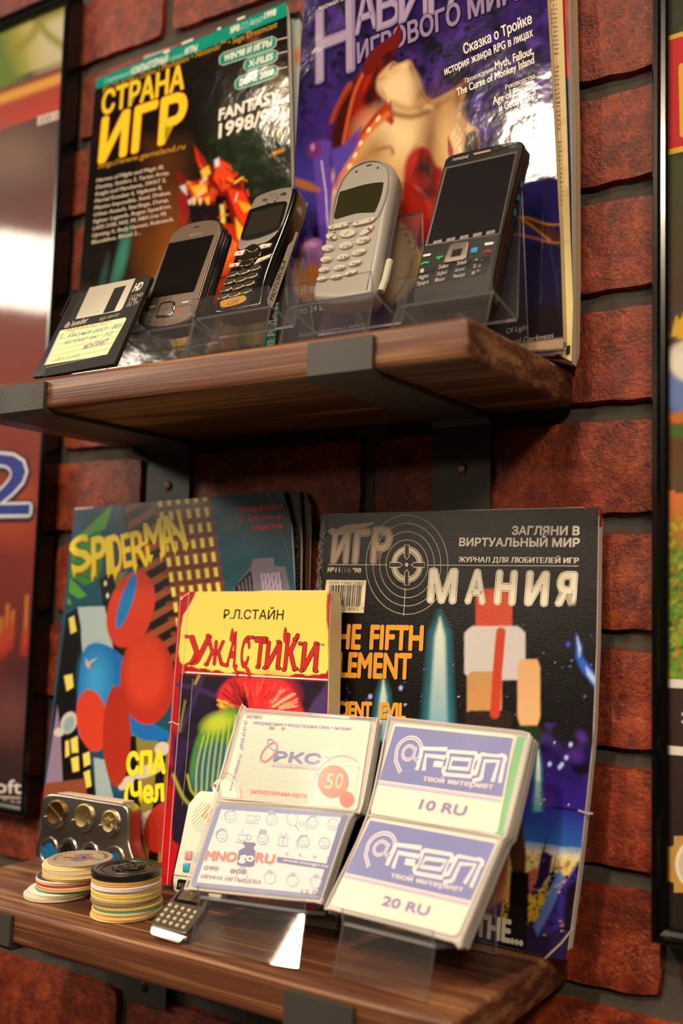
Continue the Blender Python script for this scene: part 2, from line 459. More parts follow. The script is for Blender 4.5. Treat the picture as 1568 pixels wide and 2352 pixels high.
        px = s.fr.to_px(P, s.c0).reshape(-1, 2)
        colr = paint(px) if callable(paint) else np.tile(np.array(lin(paint)), (len(px), 1))
        c = s.c0 if c is None else c
        P = P.reshape(-1, 2); n1 = ni + 1
        F = [((j + 1) * n1 + i, (j + 1) * n1 + i + 1, j * n1 + i + 1, j * n1 + i) for j in range(nj) for i in range(ni)]
        s.raw(np.c_[P, np.full(len(P), c)], F, colr)
        s.edge = [P[i] for i in range(n1)] + [P[j * n1 + ni] for j in range(1, nj + 1)] + [P[nj * n1 + i] for i in range(ni - 1, -1, -1)] + [P[j * n1] for j in range(nj - 1, 0, -1)]
    def skirt(s, c1, col):
        e = s.edge; c = s.c0; n = len(e)
        V = [(p[0], p[1], c) for p in e] + [(p[0], p[1], c1) for p in e]
        F = [(i, (i + 1) % n, n + (i + 1) % n, n + i) for i in range(n)]
        s.raw(V, F, [lin(col)] * len(V))
    def build(s, name, mat, parent):
        me = bpy.data.meshes.new(name)
        me.from_pydata([(x * MM, y * MM, z * MM) for x, y, z in s.V], [], s.F)
        at = me.color_attributes.new('Col', 'FLOAT_COLOR', 'POINT')
        C = np.ones((len(s.V), 4), np.float32); C[:, :3] = np.array(s.C, np.float32).reshape(-1, 3)
        at.data.foreach_set('color', C.ravel())
        me.validate(clean_customdata=False); me.update()
        return link(name, me, parent, [mat])


# ---- brush strokes for the painted ink layer (photo px on the sheet's plane)
class Paint:
    def __init__(s, base): s.ops = []; s.base = np.array(lin(base))
    def __call__(s, P):
        C = np.tile(s.base, (len(P), 1))
        for op in s.ops: C = op(P, C)
        return np.clip(C, 0, 1)
    @staticmethod
    def _mix(C, col, m):
        m = np.clip(m, 0, 1)[:, None]; return C * (1 - m) + np.array(lin(col)) * m
    def ell(s, u, v, ru, rv, col, soft=0.4, rot=0, a=1.0):
        r = math.radians(rot)
        def f(P, C):
            x, y = P[:, 0] - u, P[:, 1] - v
            q = np.sqrt(((x * math.cos(r) + y * math.sin(r)) / ru) ** 2 + ((-x * math.sin(r) + y * math.cos(r)) / rv) ** 2)
            return s._mix(C, col, a * np.clip((1 + soft / 2 - q) / max(soft, 1e-3), 0, 1))
        s.ops.append(f); return s
    def poly(s, pts, col, soft=2.0, a=1.0, col2=None, sm=0):
        if sm: pts = spline(pts, sm)
        Q = np.array(pts, float)
        def f(P, C):
            lo, hi = Q.min(0) - soft, Q.max(0) + soft
            idx = np.where(((P > lo) & (P < hi)).all(1))[0]
            if not len(idx): return C
            p = P[idx]; d = np.full(len(p), 1e9); ins = np.zeros(len(p), bool)
            for i in range(len(Q)):
                a0, b0 = Q[i], Q[(i + 1) % len(Q)]; e = b0 - a0
                t = np.clip(((p - a0) @ e) / (e @ e + 1e-9), 0, 1); d = np.minimum(d, np.hypot(*(p - a0 - t[:, None] * e).T))
                cr = ((a0[1] > p[:, 1]) != (b0[1] > p[:, 1]))
                with np.errstate(divide='ignore', invalid='ignore'):
                    ins ^= cr & (p[:, 0] < (b0[0] - a0[0]) * (p[:, 1] - a0[1]) / (b0[1] - a0[1] + 1e-12) + a0[0])
            m = np.clip(0.5 + np.where(ins, d, -d) / max(soft, 0.1), 0, 1) * a
            cl = np.tile(np.array(lin(col)), (len(p), 1))
            if col2: # vertical blend
                t = ((p[:, 1] - Q[:, 1].min()) / (np.ptp(Q[:, 1]) + 1e-9)).clip(0, 1)[:, None]; cl = cl * (1 - t) + np.array(lin(col2)) * t
            C[idx] = C[idx] * (1 - m[:, None]) + cl * m[:, None]
            return C
        s.ops.append(f); return s
    def line(s, pts, w, col, soft=2.0, a=1.0, sm=0):
        if sm: pts = spline(pts, sm, False)
        Q = np.array(pts, float)
        def f(P, C):
            lo, hi = Q.min(0) - w - soft, Q.max(0) + w + soft
            idx = np.where(((P > lo) & (P < hi)).all(1))[0]
            if not len(idx): return C
            p = P[idx]; d = np.full(len(p), 1e9)
            for i in range(len(Q) - 1):
                e = Q[i + 1] - Q[i]; t = np.clip(((p - Q[i]) @ e) / (e @ e + 1e-9), 0, 1)
                d = np.minimum(d, np.hypot(*(p - Q[i] - t[:, None] * e).T))
            C[idx] = s._mix(C[idx], col, a * np.clip((w / 2 + soft / 2 - d) / max(soft, 0.1), 0, 1)); return C
        s.ops.append(f); return s
    def noise(s, amp, n=14, lo=30, hi=200, cols=None, seed=1, box=None):
        """cloudy mottling of the ink between two colours."""
        rg = np.random.default_rng(seed); K = rg.normal(size=(n, 2)); K /= np.linalg.norm(K, axis=1)[:, None]
        wl = rg.uniform(lo, hi, n); ph = rg.uniform(0, 6.28, n)
        def f(P, C):
            v = sum(np.sin((P @ K[i]) * 6.28 / wl[i] + ph[i] + 1.5 * np.sin((P @ K[(i + 3) % n]) * 6.28 / wl[(i + 5) % n])) for i in range(n)) / math.sqrt(n)
            if cols is None: return C * (1 + amp * v[:, None])
            m = np.clip(amp * (v - 0.2), 0, 1)
            if box is not None: m = m * ((P[:, 0] > box[0]) & (P[:, 0] < box[2]) & (P[:, 1] > box[1]) & (P[:, 1] < box[3]))
            return s._mix(C, cols, m)
        s.ops.append(f); return s
    def vgrad(s, v0, v1, c0, c1, a=1.0, u0=-1e9, u1=1e9, slope=0.0):
        def f(P, C):
            y = P[:, 1] - slope * P[:, 0]
            t = ((y - v0) / (v1 - v0))
            m = ((t >= 0) & (t <= 1) & (P[:, 0] >= u0) & (P[:, 0] <= u1)) * a
            t = t.clip(0, 1)[:, None]; cl = np.array(lin(c0)) * (1 - t) + np.array(lin(c1)) * t
            return C * (1 - m[:, None]) + cl * m[:, None]
        s.ops.append(f); return s


def book(name, label, cat, fr, left, right, art, paint, thick, mat='print', group=None, pages='paper', back='#241a16', cover_t=0.35, inset=(0.0, 0.6), spine=None, res=0.9):
    """magazine or paperback: front_cover (print), pages, back_cover. left/right edges in photo px on the cover plane."""
    t = thing(name, label, cat, fr, group)
    A = Art(fr); A.grid(left, right, paint, res); A.skirt(-cover_t, back)
    art(A)
    A.build('front_cover', MAT[mat], t)
    e = A.edge; st = max(1, len(e) // 60); out = [e[i] for i in range(0, len(e), st)]
    cen = np.mean(out, 0); il, ir = inset
    pg = []
    for p in out:
        q = p - cen; L = np.hypot(*q); pg.append(p + (-q / L * (il if q[0] < 0 else ir)))
    m = MB(); m.prism(pg, -thick + cover_t, -cover_t - 0.02); m.build('pages', pages, t)
    m = MB(); m.prism(out, -thick, -thick + cover_t - 0.02); bc = m.build('back_cover', plain(name + '_back', back, 0.4), t)
    return t, A


def resample(pts, n):
    P = np.array([*pts, pts[0]], float); d = np.r_[0, np.cumsum(np.hypot(*np.diff(P, axis=0).T))]
    t = np.linspace(0, d[-1], n, endpoint=False); return np.stack([np.interp(t, d, P[:, 0]), np.interp(t, d, P[:, 1])], -1)


def inset(P, r):
    P = np.asarray(P, float)
    ar = (P[:, 0] * np.roll(P[:, 1], -1) - np.roll(P[:, 0], -1) * P[:, 1]).sum()
    e = np.roll(P, -1, 0) - np.roll(P, 1, 0); nrm = np.stack([-e[:, 1], e[:, 0]], -1) * (1 if ar > 0 else -1)
    nrm /= np.linalg.norm(nrm, axis=1)[:, None] + 1e-9
    return P + nrm * r


def pillow(m, pts, c0, c1, rf=1.5, rb=1.5, seg=5, n=96, mi=0, dome=0.0):
    """rounded solid on an outline: back at c0, front at c1, front and back edges rounded by rf and rb."""
    P = resample(pts, n)
    if (P[:, 0] * np.roll(P[:, 1], -1) - np.roll(P[:, 0], -1) * P[:, 1]).sum() < 0: P = P[::-1]
    t = bmesh.new(); rings = []
    lay = []
    for k in range(seg + 1):
        a = math.pi / 2 * k / seg; lay.append((rb * (1 - math.sin(a)), c0 + rb * (1 - math.cos(a))))
    for k in range(seg + 1):
        a = math.pi / 2 * k / seg; lay.append((rf * (1 - math.cos(a)), c1 - rf * (1 - math.sin(a))))
    if dome:
        for f in (0.25, 0.5, 0.75): lay.append((rf + 8 * f, c1 + dome * math.sin(f * math.pi / 2)))
    for ins, c in lay:
        Q = inset(P, ins); rings.append([t.verts.new(Vector((q[0], q[1], c)) * MM) for q in Q])
    for A, B in zip(rings, rings[1:]):
        for i in range(n): t.faces.new((A[i], A[(i + 1) % n], B[(i + 1) % n], B[i]))
    t.faces.new(rings[0][::-1]); t.faces.new(rings[-1])
    for f in t.faces: f.material_index = mi
    m.add(t); return m


def side_frame(fr, a, b=0.0, c=0.0, tilt=0.0):
    """plane on the right flank of an upright thing: text runs upwards, letter tops to the front."""
    g = Fr.__new__(Fr); g.o = fr.w(a, b, c); t = math.radians(tilt)
    g.u = fr.v * math.cos(t) + fr.u * math.sin(t); g.v = fr.n.copy(); g.n = np.cross(g.u, g.v); return g


def sheet_strip(p, q, th, a0, a1, name, parent, a0b=None, a1b=None):
    """flat acrylic strip seen edge on: from p to q in (b, c), width a0..a1 (a0b..a1b at the far end)."""
    p, q = np.array(p, float), np.array(q, float); d = (q - p) / np.hypot(*(q - p)); nn = np.array([-d[1], d[0]]) * th / 2
    a0b = a0 if a0b is None else a0b; a1b = a1 if a1b is None else a1b
    def V(x, a): return Vector((a, x[0], x[1])) * MM
    t = bmesh.new()
    L = [t.verts.new(V(x, a)) for x, a in ((p - nn, a0), (p + nn, a0), (q + nn, a0b), (q - nn, a0b))]
    R_ = [t.verts.new(V(x, a)) for x, a in ((p - nn, a1), (p + nn, a1), (q + nn, a1b), (q - nn, a1b))]
    for f in (L, R_[::-1]): t.faces.new(f).material_index = 1
    for i in range(4):
        f = t.faces.new((L[i], R_[i], R_[(i + 1) % 4], L[(i + 1) % 4])); f.material_index = 1 if i in (0, 2) else 0
    bmesh.ops.recalc_face_normals(t, faces=list(t.faces))
    me = bpy.data.meshes.new(name); t.to_mesh(me); t.free()
    return link(name, me, parent, ['acrylic', 'acrylic_edge'])
# ================================================================== the setting
def build_wall():
    m = MB()
    bm = m.bm
    x0, x1 = -1150.0, 820.0
    z0, pitch, J = 494.0, 65.0, 10.0
    rg = np.random.default_rng(5)
    # mortar bed, with a slightly uneven face
    t = bmesh.new(); nx, nz = 120, 90; zb, zt = -420.0, 1020.0
    vs = [[t.verts.new(Vector((x0 + (x1 - x0) * i / nx, 5.0 + rg.normal() * 0.35, zb + (zt - zb) * j / nz)) * MM) for i in range(nx + 1)] for j in range(nz + 1)]
    for j in range(nz):
        for i in range(nx):
            f = t.faces.new((vs[j][i], vs[j][i + 1], vs[j + 1][i + 1], vs[j + 1][i])); f.material_index = 1; f.smooth = True
    m.add(t)
    L = 202.4
    for k in range(-8, 14):
        ztop, zbot = z0 - k * pitch - J / 2, z0 - (k + 1) * pitch + J / 2
        off = -351.0 if k % 2 else -351.0 + L / 2
        n = -6
        while off + n * L < x1:
            a0, a1 = off + n * L + J / 2, off + (n + 1) * L - J / 2; n += 1
            if a1 < x0 or a0 > x1: continue
            t = bmesh.new(); ni, nj = 34, 11
            ph = rg.uniform(0, 6.28, 8)
            def edge(s, i): return 0.45 * math.sin(s * 0.07 + ph[i]) + 0.3 * math.sin(s * 0.23 + ph[i + 1]) + 0.3 * math.sin(s * 0.81 + ph[(i + 3) % 8])
            g = []
            for j in range(nj + 1):
                row = []
                for i in range(ni + 1):
                    a, b = i / ni, j / nj
                    x = a0 + (a1 - a0) * a; z = zbot + (ztop - zbot) * b
                    x += (1 - a) * edge(z, 0) + a * edge(z, 2); z += (1 - b) * edge(x, 1) + b * edge(x, 4)
                    # rounded corners and arris
                    ex, ez = min(i, ni - i), min(j, nj - j)
                    y = 0.0 + 0.45 * math.sin(x * 0.05 + ph[5]) * math.sin(z * 0.13 + ph[6]) + rg.normal() * 0.16
                    if ex == 0 or ez == 0: y = 5.6
                    elif ex == 1 or ez == 1:
                        y += 0.5
                        if ex == 1: x += (-1 if i == 1 else 1) * ((a1 - a0) / ni - 1.0)
                        if ez == 1: z += (-1 if j == 1 else 1) * ((ztop - zbot) / nj - 1.0)
                    if ex <= 1 and ez <= 1:
                        x += (1.6 if i < ni / 2 else -1.6); z += (1.6 if j < nj / 2 else -1.6)
                    row.append(t.verts.new(Vector((x, y, z)) * MM))
                g.append(row)
            for j in range(nj):
                for i in range(ni):
                    f = t.faces.new((g[j][i], g[j][i + 1], g[j + 1][i + 1], g[j + 1][i])); f.smooth = True
            m.add(t)
    o = m.build('wall_back', ['brick', 'mortar'], None, 0.9)
    o['kind'] = 'structure'
    return o


build_wall()

ZU = 323.45
def shelf(name, label, x0, x1, depth, thick, ztop):
    m = MB()
    bv = 3.2
    m.prism([(x0, -depth), (x1, -depth), (x1, -0.6), (x0, -0.6)], 0, thick, bv, 4, bevel_all=True)
    o = m.build(name, 'wood', None, 0.7)
    o.location = (0, 0, (ztop - thick) * MM)
    tag(o, label, 'shelf')
    return o


shelf('wooden_shelf', 'brown stained wooden shelf carrying the old mobile phones and floppy disk', -384, -3.8, 130.5, 21.0, ZU)
shelf('wooden_shelf', 'brown stained wooden shelf carrying the phone cards, pogs and paperback', -396, -4.0, 131.5, 21.5, 0.0)


def bracket(label, x0, x1, ztop, thick, depth, screws):
    t = thing('shelf_bracket', label, 'shelf bracket', (0.5 * (x0 + x1), 0, ztop - thick), 'black steel shelf brackets')
    hw = (x1 - x0) / 2; s = 3.0
    # side profile (y, z) in mm relative to the shelf's underside: wall plate, arm, front lip
    prof = [(-0.6, -78), (-0.6 - s, -78), (-0.6 - s, -s - 3), (-0.6 - s - 3, -s), (-depth - s + 3, -s), (-depth - s, -s + 3), (-depth - s, 17.5), (-depth - 0.4, 17.5), (-depth - 0.4, -0.4), (-0.6, -0.4)]
    m = MB(); m.prism(prof, -hw, hw, 0.7, 2, axis='a')
    m.build('bar', 'steel_black', t, 0.5)
    for sx, sz in screws:
        q = MB(); q.lathe([(0.2, 1.6), (2.6, 1.2), (3.6, 0.2), (3.6, 0)], (0, 0, 0), 20, 'b')
        q.box(-2.4, 2.4, 1.2, 1.75, -0.4, 0.4); q.box(-0.4, 0.4, 1.2, 1.75, -2.4, 2.4)
        o = q.build('screw', 'screw', t); o.location = (sx * MM, -(0.6 + s) * MM, sz * MM); o.rotation_euler = (0, 0, math.pi)
    return t


bracket('black steel bracket under the right end of the phone shelf', -97.5, -56.5, ZU, 21.0, 130.5, [(1, -33), (0, -66)])
bracket('black steel bracket under the left end of the phone shelf', -346, -302.5, ZU, 21.0, 130.5, [(1, -33), (0, -66)])
bracket('black steel bracket under the left end of the shelf with the pogs', -346, -305, 0, 21.5, 131.5, [(0, -66)])
bracket('black steel bracket under the phone card end of the lower shelf', -98.5, -57, 0, 21.5, 131.5, [(0, -66)])


def poster_frame(label, x0, x1, z0, z1, bw):
    fr = Fr((x0, -1.0, z0))
    t = thing('picture_frame', label, 'framed poster', fr)
    w, h = x1 - x0, z1 - z0
    # moulding: a stepped black profile, mitred round the poster
    prof = [(0, 0), (0, 13), (1.5, 15.5), (bw * 0.45, 15.5), (bw * 0.6, 13.5), (bw - 1.2, 12.5), (bw, 11), (bw, 0)]
    bm = bmesh.new(); rings = []
    for sx, sz in ((0, 0), (1, 0), (1, 1), (0, 1)):
        rings.append([bm.verts.new(Vector(((o if sx == 0 else w - o), (o if sz == 0 else h - o), d)) * MM) for o, d in prof])
    for k in range(4):
        A, B = rings[k], rings[(k + 1) % 4]
        for i in range(len(prof)): bm.faces.new((A[i], B[i], B[(i + 1) % len(prof)], A[(i + 1) % len(prof)]))
    bmesh.ops.recalc_face_normals(bm, faces=list(bm.faces))
    me = bpy.data.meshes.new('frame'); bm.to_mesh(me); bm.free(); link('frame', me, t, ['frame_black'])
    m = MB(); m.box(bw - 0.6, w - bw + 0.6, bw - 0.6, h - bw + 0.6, 9.4, 10.6)
    m.build('glass_pane', 'glass', t, 0)
    return t, fr


# left poster ------------------------------------------------------
FL = (-760.0, -448.5, 16.0, 690.0)
tl, frp = poster_frame('framed poster in a black moulding left of both shelves, a big silver 2 on red', FL[0], FL[1], FL[2], FL[3], 9.0)
pl = Paint('#3a2622')
pl.vgrad(-60, 190, '#a4a02a', '#b8ac4c', slope=-0.36)
pl.poly([(-200, 240), (-200, 90), (20, 60), (60, 180), (10, 260)], '#5f7a1c', 60)
pl.poly([(90, 160), (70, 60), (150, 20), (200, 140)], '#c9bd9c', 50)
pl.line([(30, 120), (75, 80), (95, 45), (150, 20)], 16, '#8b8a1e', 18, sm=4); pl.line([(80, 40), (110, 80), (150, 110)], 16, '#8b8a1e', 14)
pl.vgrad(205, 300, '#8e2f12', '#c03018', slope=-0.36)
pl.line([(-100, 265), (0, 228), (160, 172)], 22, '#e0a03a', 12); pl.line([(-100, 245), (0, 208), (160, 153)], 8, '#7a2a18', 8)
pl.vgrad(300, 900, '#4a3230', '#8a2a1e', slope=-0.36); pl.vgrad(900, 1500, '#8c2a1c', '#74201a', slope=-0.1); pl.vgrad(1500, 1680, '#74201a', '#3a2024', slope=-0.1); pl.vgrad(1680, 2300, '#3a2024', '#2a1a20', slope=-0.1)
pl.ell(20, 360, 90, 60, '#7a5a50', 1.2); pl.ell(40, 1180, 70, 60, '#b84424', 1.4); pl.ell(60, 1560, 60, 130, '#4a2226', 1.4); pl.ell(20, 1640, 50, 60, '#6c3a3c', 1.2)
for x, y, hh in ((18, 1390, 90), (30, 1405, 60), (62, 1370, 110), (4, 1420, 70), (-30, 1380, 100)):
    pl.line([(x, y), (x - 5, y + hh)], 7, '#d0782c', 7); pl.line([(x - 4, y + hh - 30), (x - 8, y + hh + 20)], 12, '#b43020', 14)
A = Art(frp, 8.0)
A.grid([np.array([8, 666]), np.array([8, 8])], [np.array([303.5, 666]), np.array([303.5, 8])], pl, 1.6, local=True)
A.text('2', (-62, 1182), (68, 1180), 140, '#dfe3f0', 0.055, it=0.0, shadow=(1.2, -1.2, '#3c0f10', 0.05))
A.text('2', (-60, 1181), (66, 1179), 138, '#2c3c9c', 0.012)
A.text('Microsoft', (-150, 1813), (49, 1823), 30, '#e8e2e0', 0.02)
A.line([(-150, 1822), (50, 1833)], 3, '#b9a3a0')
A.text('Game Studios', (-120, 1842), (48, 1855), 22, '#c9bcbc', 0.0)
A.poly([(86, 268), (136, 253), (134, 274), (86, 289)], '#d8c7be')
A.text('CD 1', (92, 283), (130, 271), 12, '#5c4a48', 0.02)
A.build('poster', MAT['print_matt'], tl)

# right poster -----------------------------------------------------
FRR = (47.0, 385.0, 13.0, 684.0)
tr, frq = poster_frame('framed poster in a black moulding at the right edge, red sign over jungle greens', FRR[0], FRR[1], FRR[2], FRR[3], 8.5)
pq = Paint('#2a2a18')
pq.noise(0.9, cols='#3c4a1c', seed=3, lo=20, hi=90)
pq.vgrad(360, 700, '#3a4422', '#4e3424'); pq.vgrad(700, 1000, '#4a3a32', '#5a3c28'); pq.vgrad(1000, 1130, '#6a3c24', '#5c4a2a')
pq.vgrad(1130, 1260, '#e07a34', '#8a7a2c'); pq.vgrad(1260, 1560, '#5e8a30', '#6c9c34')
pq.noise(1.0, cols='#2c5a28', seed=9, lo=18, hi=60, box=(1500, 1260, 1800, 1565)); pq.noise(0.8, cols='#b8c23c', seed=12, lo=14, hi=50, box=(1500, 1180, 1800, 1560)); pq.noise(0.6, cols='#c9682c', seed=15, lo=14, hi=44, box=(1500, 1180, 1800, 1560))
pq.vgrad(1565, 2400, '#3a2826', '#120a0c')
pq.ell(1600, 825, 70, 48, '#e4dcd2', 0.25); pq.ell(1580, 900, 70, 52, '#6a82c0', 0.35); pq.ell(1600, 840, 60, 40, '#efe9e2', 0.3); pq.poly([(1540, 770), (1552, 725), (1562, 735), (1572, 712), (1600, 720), (1590, 790)], '#e0b030', 6)
pq.ell(1590, 960, 60, 18, '#c87a34', 0.5); pq.ell(1590, 990, 60, 20, '#4a6a2c', 0.5)
A = Art(frq, 8.0)
A.grid([np.array([7.5, 664]), np.array([7.5, 7.5])], [np.array([331, 664]), np.array([331, 7.5])], pq, 1.6, local=True)
A.poly([(1524, 100), (1527, 350), (1530, 357), (1700, 318), (1700, 30), (1524, 86)], '#e0b428')
A.poly([(1524, 96), (1529, 335), (1536, 343), (1700, 305), (1700, 44)], '#c81e22')
A.text('R', (1565, 310), (1640, 292), 170, '#e0b428', 0.03)
A.line([(1528, 1569), (1700, 1577)], 19, '#e8e2da'); A.line([(1528, 1722), (1700, 1738)], 19, '#e8e2da')
A.text('S', (1565, 1662), (1600, 1664), 30, '#cfc9d4', 0.02)
star = []
for k in range(32):
    r_ = 78 if k % 2 else 92; a_ = 2 * math.pi * k / 32; star.append((1612 + r_ * math.cos(a_), 1985 + r_ * math.sin(a_)))
A.poly(star, '#c79a4c'); A.ell(1612, 1985, 62, 66, '#efe6d6'); A.ell(1612, 1985, 54, 58, '#d8c8b0')
A.build('poster', MAT['print_matt'], tr)
# ================================================================== upper shelf: magazines
# front-left games magazine ------------------------------------------------
fs = Fr((-389.7, -38.0, ZU + 0.4), 0, 5.6, 0)
P = Paint('#15110f')
P.noise(0.5, cols='#2a1c14', seed=2, lo=60, hi=260)
P.poly([(345, 330), (420, 330), (430, 470), (400, 700), (300, 720), (330, 520)], '#5a3216', 70, 0.8)
P.ell(385, 600, 36, 120, '#8a4c1c', 1.2, 8, 0.75); P.ell(330, 560, 26, 60, '#6a3a18', 1.2, 0, 0.6)
P.ell(280, 590, 12, 60, '#3f8c78', 1.0, 12, 0.8); P.ell(262, 640, 8, 60, '#3a7a68', 1.0, 14, 0.6); P.ell(237, 640, 7, 50, '#2f5a52', 1.0, 12, 0.6)
P.ell(590, 330, 90, 100, '#1e2a18', 1.3, 0, 0.9); P.noise(0.6, cols='#26401f', seed=6, lo=20, hi=80, box=(480, 220, 680, 480))
for k in range(7): P.ell(570 + 14 * k, 75 + 24 * k, 8, 16, '#9a5a34', 1.2, 20 * k, 0.6)
P.ell(640, 200, 26, 40, '#5a5230', 1.2, 20, 0.8)
P.line([(636, 312), (652, 285)], 5, '#d9b030', 5); P.line([(628, 352), (650, 345)], 6, '#e08a20', 6)
# fiery dragon head, made of facets
for pts, c in (
    ([(445, 332), (470, 365), (486, 400), (462, 392), (450, 370)], '#a81e14'), ([(448, 340), (458, 372), (474, 392), (458, 384)], '#e0501e'),
    ([(404, 392), (426, 408), (436, 440), (418, 432), (408, 415)], '#7a1a18'), ([(470, 395), (500, 362), (520, 372), (545, 400), (560, 440), (590, 500), (580, 545), (540, 560), (505, 520), (470, 470), (440, 440)], '#7a1410'),
    ([(500, 364), (530, 380), (540, 420), (510, 440), (490, 410)], '#e8481c'), ([(520, 430), (560, 440), (585, 500), (572, 540), (545, 500)], '#e83a18'),
    ([(545, 460), (572, 470), (580, 478), (560, 490)], '#f0a828'), ([(430, 420), (470, 410), (500, 440), (492, 462), (450, 462), (428, 450)], '#d04a1c'),
    ([(438, 430), (470, 420), (478, 440), (450, 452)], '#f0b030'), ([(408, 440), (436, 436), (446, 470), (430, 500), (410, 480)], '#8c1e22'),
    ([(460, 392), (478, 380), (484, 398), (466, 412)], '#e8c040'), ([(492, 368), (502, 362), (504, 380), (494, 384)], '#dfe4e8'), ([(412, 428), (426, 424), (430, 448), (420, 440)], '#c8d2da'),
    ([(440, 455), (450, 452), (446, 492)], '#e8d890'), ([(455, 455), (463, 455), (460, 488)], '#f0e0a0'), ([(470, 455), (480, 452), (481, 484)], '#e8c860'), ([(432, 460), (440, 458), (436, 486)], '#d8e0e0'),
    ([(495, 450), (520, 450), (535, 520), (510, 540), (492, 500)], '#120c0c'), ([(505, 470), (514, 470), (518, 520), (508, 525)], '#e8d060'), ([(430, 470), (500, 470), (505, 510), (440, 515)], '#1a1214'),
    ([(500, 510), (560, 520), (560, 580), (530, 660), (490, 700), (500, 600)], '#c02a14'), ([(520, 540), (545, 560), (520, 640), (508, 600)], '#f07a20'), ([(540, 500), (570, 540), (560, 570), (545, 545)], '#f0c030'),
    ([(410, 490), (430, 500), (424, 520), (412, 515)], '#9a2420'), ([(520, 600), (545, 570), (540, 640), (510, 700), (500, 660)], '#e84a18'), ([(560, 700), (620, 690), (600, 790), (520, 800)], '#7a6414'), ([(500, 740), (560, 720), (540, 800), (470, 810)], '#8c5a16'),
    ([(400, 770), (440, 760), (430, 800), (395, 806)], '#b89018')):
    P.poly(pts, c, 5)
for k in range(60):
    u = random.uniform(420, 590); v = random.uniform(375, 600)
    if (u - 410) > (v - 375) * 0.35 and u < 575:
        a = random.uniform(0, 3.1); L = random.uniform(6, 22)
        P.line([(u, v), (u + L * math.cos(a), v + L * math.sin(a))], random.uniform(2, 5), random.choice(['#f0a020', '#e8401a', '#f0d040', '#5a100c', '#200c0a', '#d8d4c8', '#c02a14']), 4)


def art_strana(A):
    A.poly([(220, 182), (438, 96), (657, 5), (660, 36), (440, 124), (221, 205)], '#12907e')
    A.text('Современный', (239, 193), (298, 172), 12, '#9ed8cc'); A.text('КОМПЬЮТЕРНЫЙ', (301, 172), (384, 142), 15, '#f2efe4', 0.03); A.text('и видео', (389, 140), (420, 130), 10, '#9ed8cc'); A.text('ИГРЫ', (424, 126), (452, 116), 14, '#f2efe4', 0.03)
    A.text('№8', (529, 78), (549, 70), 15, '#f2efe4', 0.03); A.text('(27)', (552, 68), (570, 62), 14, '#9ed8cc'); A.text('Август', (573, 60), (604, 48), 14, '#cfe8e0'); A.text('1998', (607, 44), (633, 34), 15, '#f2efe4', 0.03)
    A.text('PC CD-ROM • Online • PlayStation • Nintendo⁶⁴ • Sega Dreamcast', (236, 214), (636, 62), 13, '#c8952a', 0.008)
    for bx, tx, s in (((504, 152), (634, 84), 'WIN‘98 И ИГРЫ'), ((561, 165), (637, 121), 'X-FILES'), ((540, 208), (638, 155), 'DUNE 2000')):
        (x0, y0), (x1, y1) = bx, tx; h = 27; r = 9
        dy = (y1 + h - y0) / (x1 - x0) if False else -0.335
        yb = lambda x: y0 + (x - x0) * dy
        def pill(g):
            o = [(x0 + r, yb(x0 + r) + g), (x1 - r, yb(x1 - r) + g), (x1 - 2 + g, yb(x1) - 4 + g * .5), (x1 + g, yb(x1) - h * .5), (x1 - 2 + g, yb(x1) - h + 5), (x1 - r, yb(x1 - r) - h - g), (x0 + r, yb(x0 + r) - h - g), (x0 + 2 - g, yb(x0) - h + 4), (x0 - g, yb(x0) - h * .5), (x0 + 2 - g, yb(x0) - 4)]
            return o
        A.line([(x1, yb(x1) - 16), (660, yb(660) - 14)], 2, '#cfc8b8')
        A.poly(pill(1.8), '#b9c6b4'); A.poly(pill(-0.6), '#0f8878')
        A.text(s, (x0 + 10, yb(x0 + 10) - 7), (x1 - 11, yb(x1 - 11) - 7), 15, '#f0ede2', 0.04)
    A.text('СТРАНА', (234, 264), (421, 203), 54, '#e8d02c', 0.035, out=(0.022, '#b83a18'), top=(238, 211))
    A.text('ИГР', (229, 372), (421, 314), 94, '#ecd22c', 0.045, out=(0.02, '#c8441a'), top=(238, 274))
    A.text('http://www.gameland.ru', (226, 388), (425, 342), 13, '#c8952a', 0.012)
    A.text('FANTASY', (503, 277), (640, 233), 27, '#efe8dc', 0.05, top=(505, 250)); A.text('1998/99', (503, 317), (640, 275), 33, '#efe8dc', 0.05, top=(505, 284))
    for i, (s, xe) in enumerate((('Heroes of Might and Magic III,', 376), ('Destiny, Settlers 3, Tartan Army,', 389), ('Knight and Merchants, SWAT 2,', 381), ('Mortal Kombat 4, Vigilante 8,', 372), ('Mission Impossible, Seed, Drakan,', 392), ('Urban Assault, StarSiege, Dump,', 388), ('Fighter Legends, Rogue Squadron,', 393), ('LAPD 2100, NHL 99, NBA Live 99,', 383), ('Uprising X, Body Harvest, Robotech,', 399), ('Bloodshot, Blood 2...', 323))):
        x0 = 222 - 1.2 * i; y0 = 419 + 15.8 * i
        A.text(s, (x0, y0), (xe, y0 - (xe - x0) * 0.205), 8.6, '#d9c8b4', 0.025)
    A.quad([(606, 808), (632, 802), (644, 694), (620, 698)], ['#0f8878'] * 4)
    A.text('03: РОДИНА', (629, 798), (639, 696), 13, '#e8e4d8', 0.03, top=(613, 799))
    # scuffs along the worn top edge
    for u, v, L in ((376, 122, 14), (418, 101, 26), (545, 46, 18), (500, 68, 8)): A.line([(u, v), (u + L, v - L * 0.4)], 4, '#e8e4da')


book('magazine', 'black games magazine with yellow Cyrillic title and fiery dragon, left end of phone shelf', 'magazine', fs,
     [(220, 182), (200, 440), (183, 640), (159, 946)], [(657, 5), (664, 230), (668, 430), (655, 640), (633, 812)], art_strana, P, 5.0, mat='print_gloss', pages='paper_white', back='#101010', res=1.0)

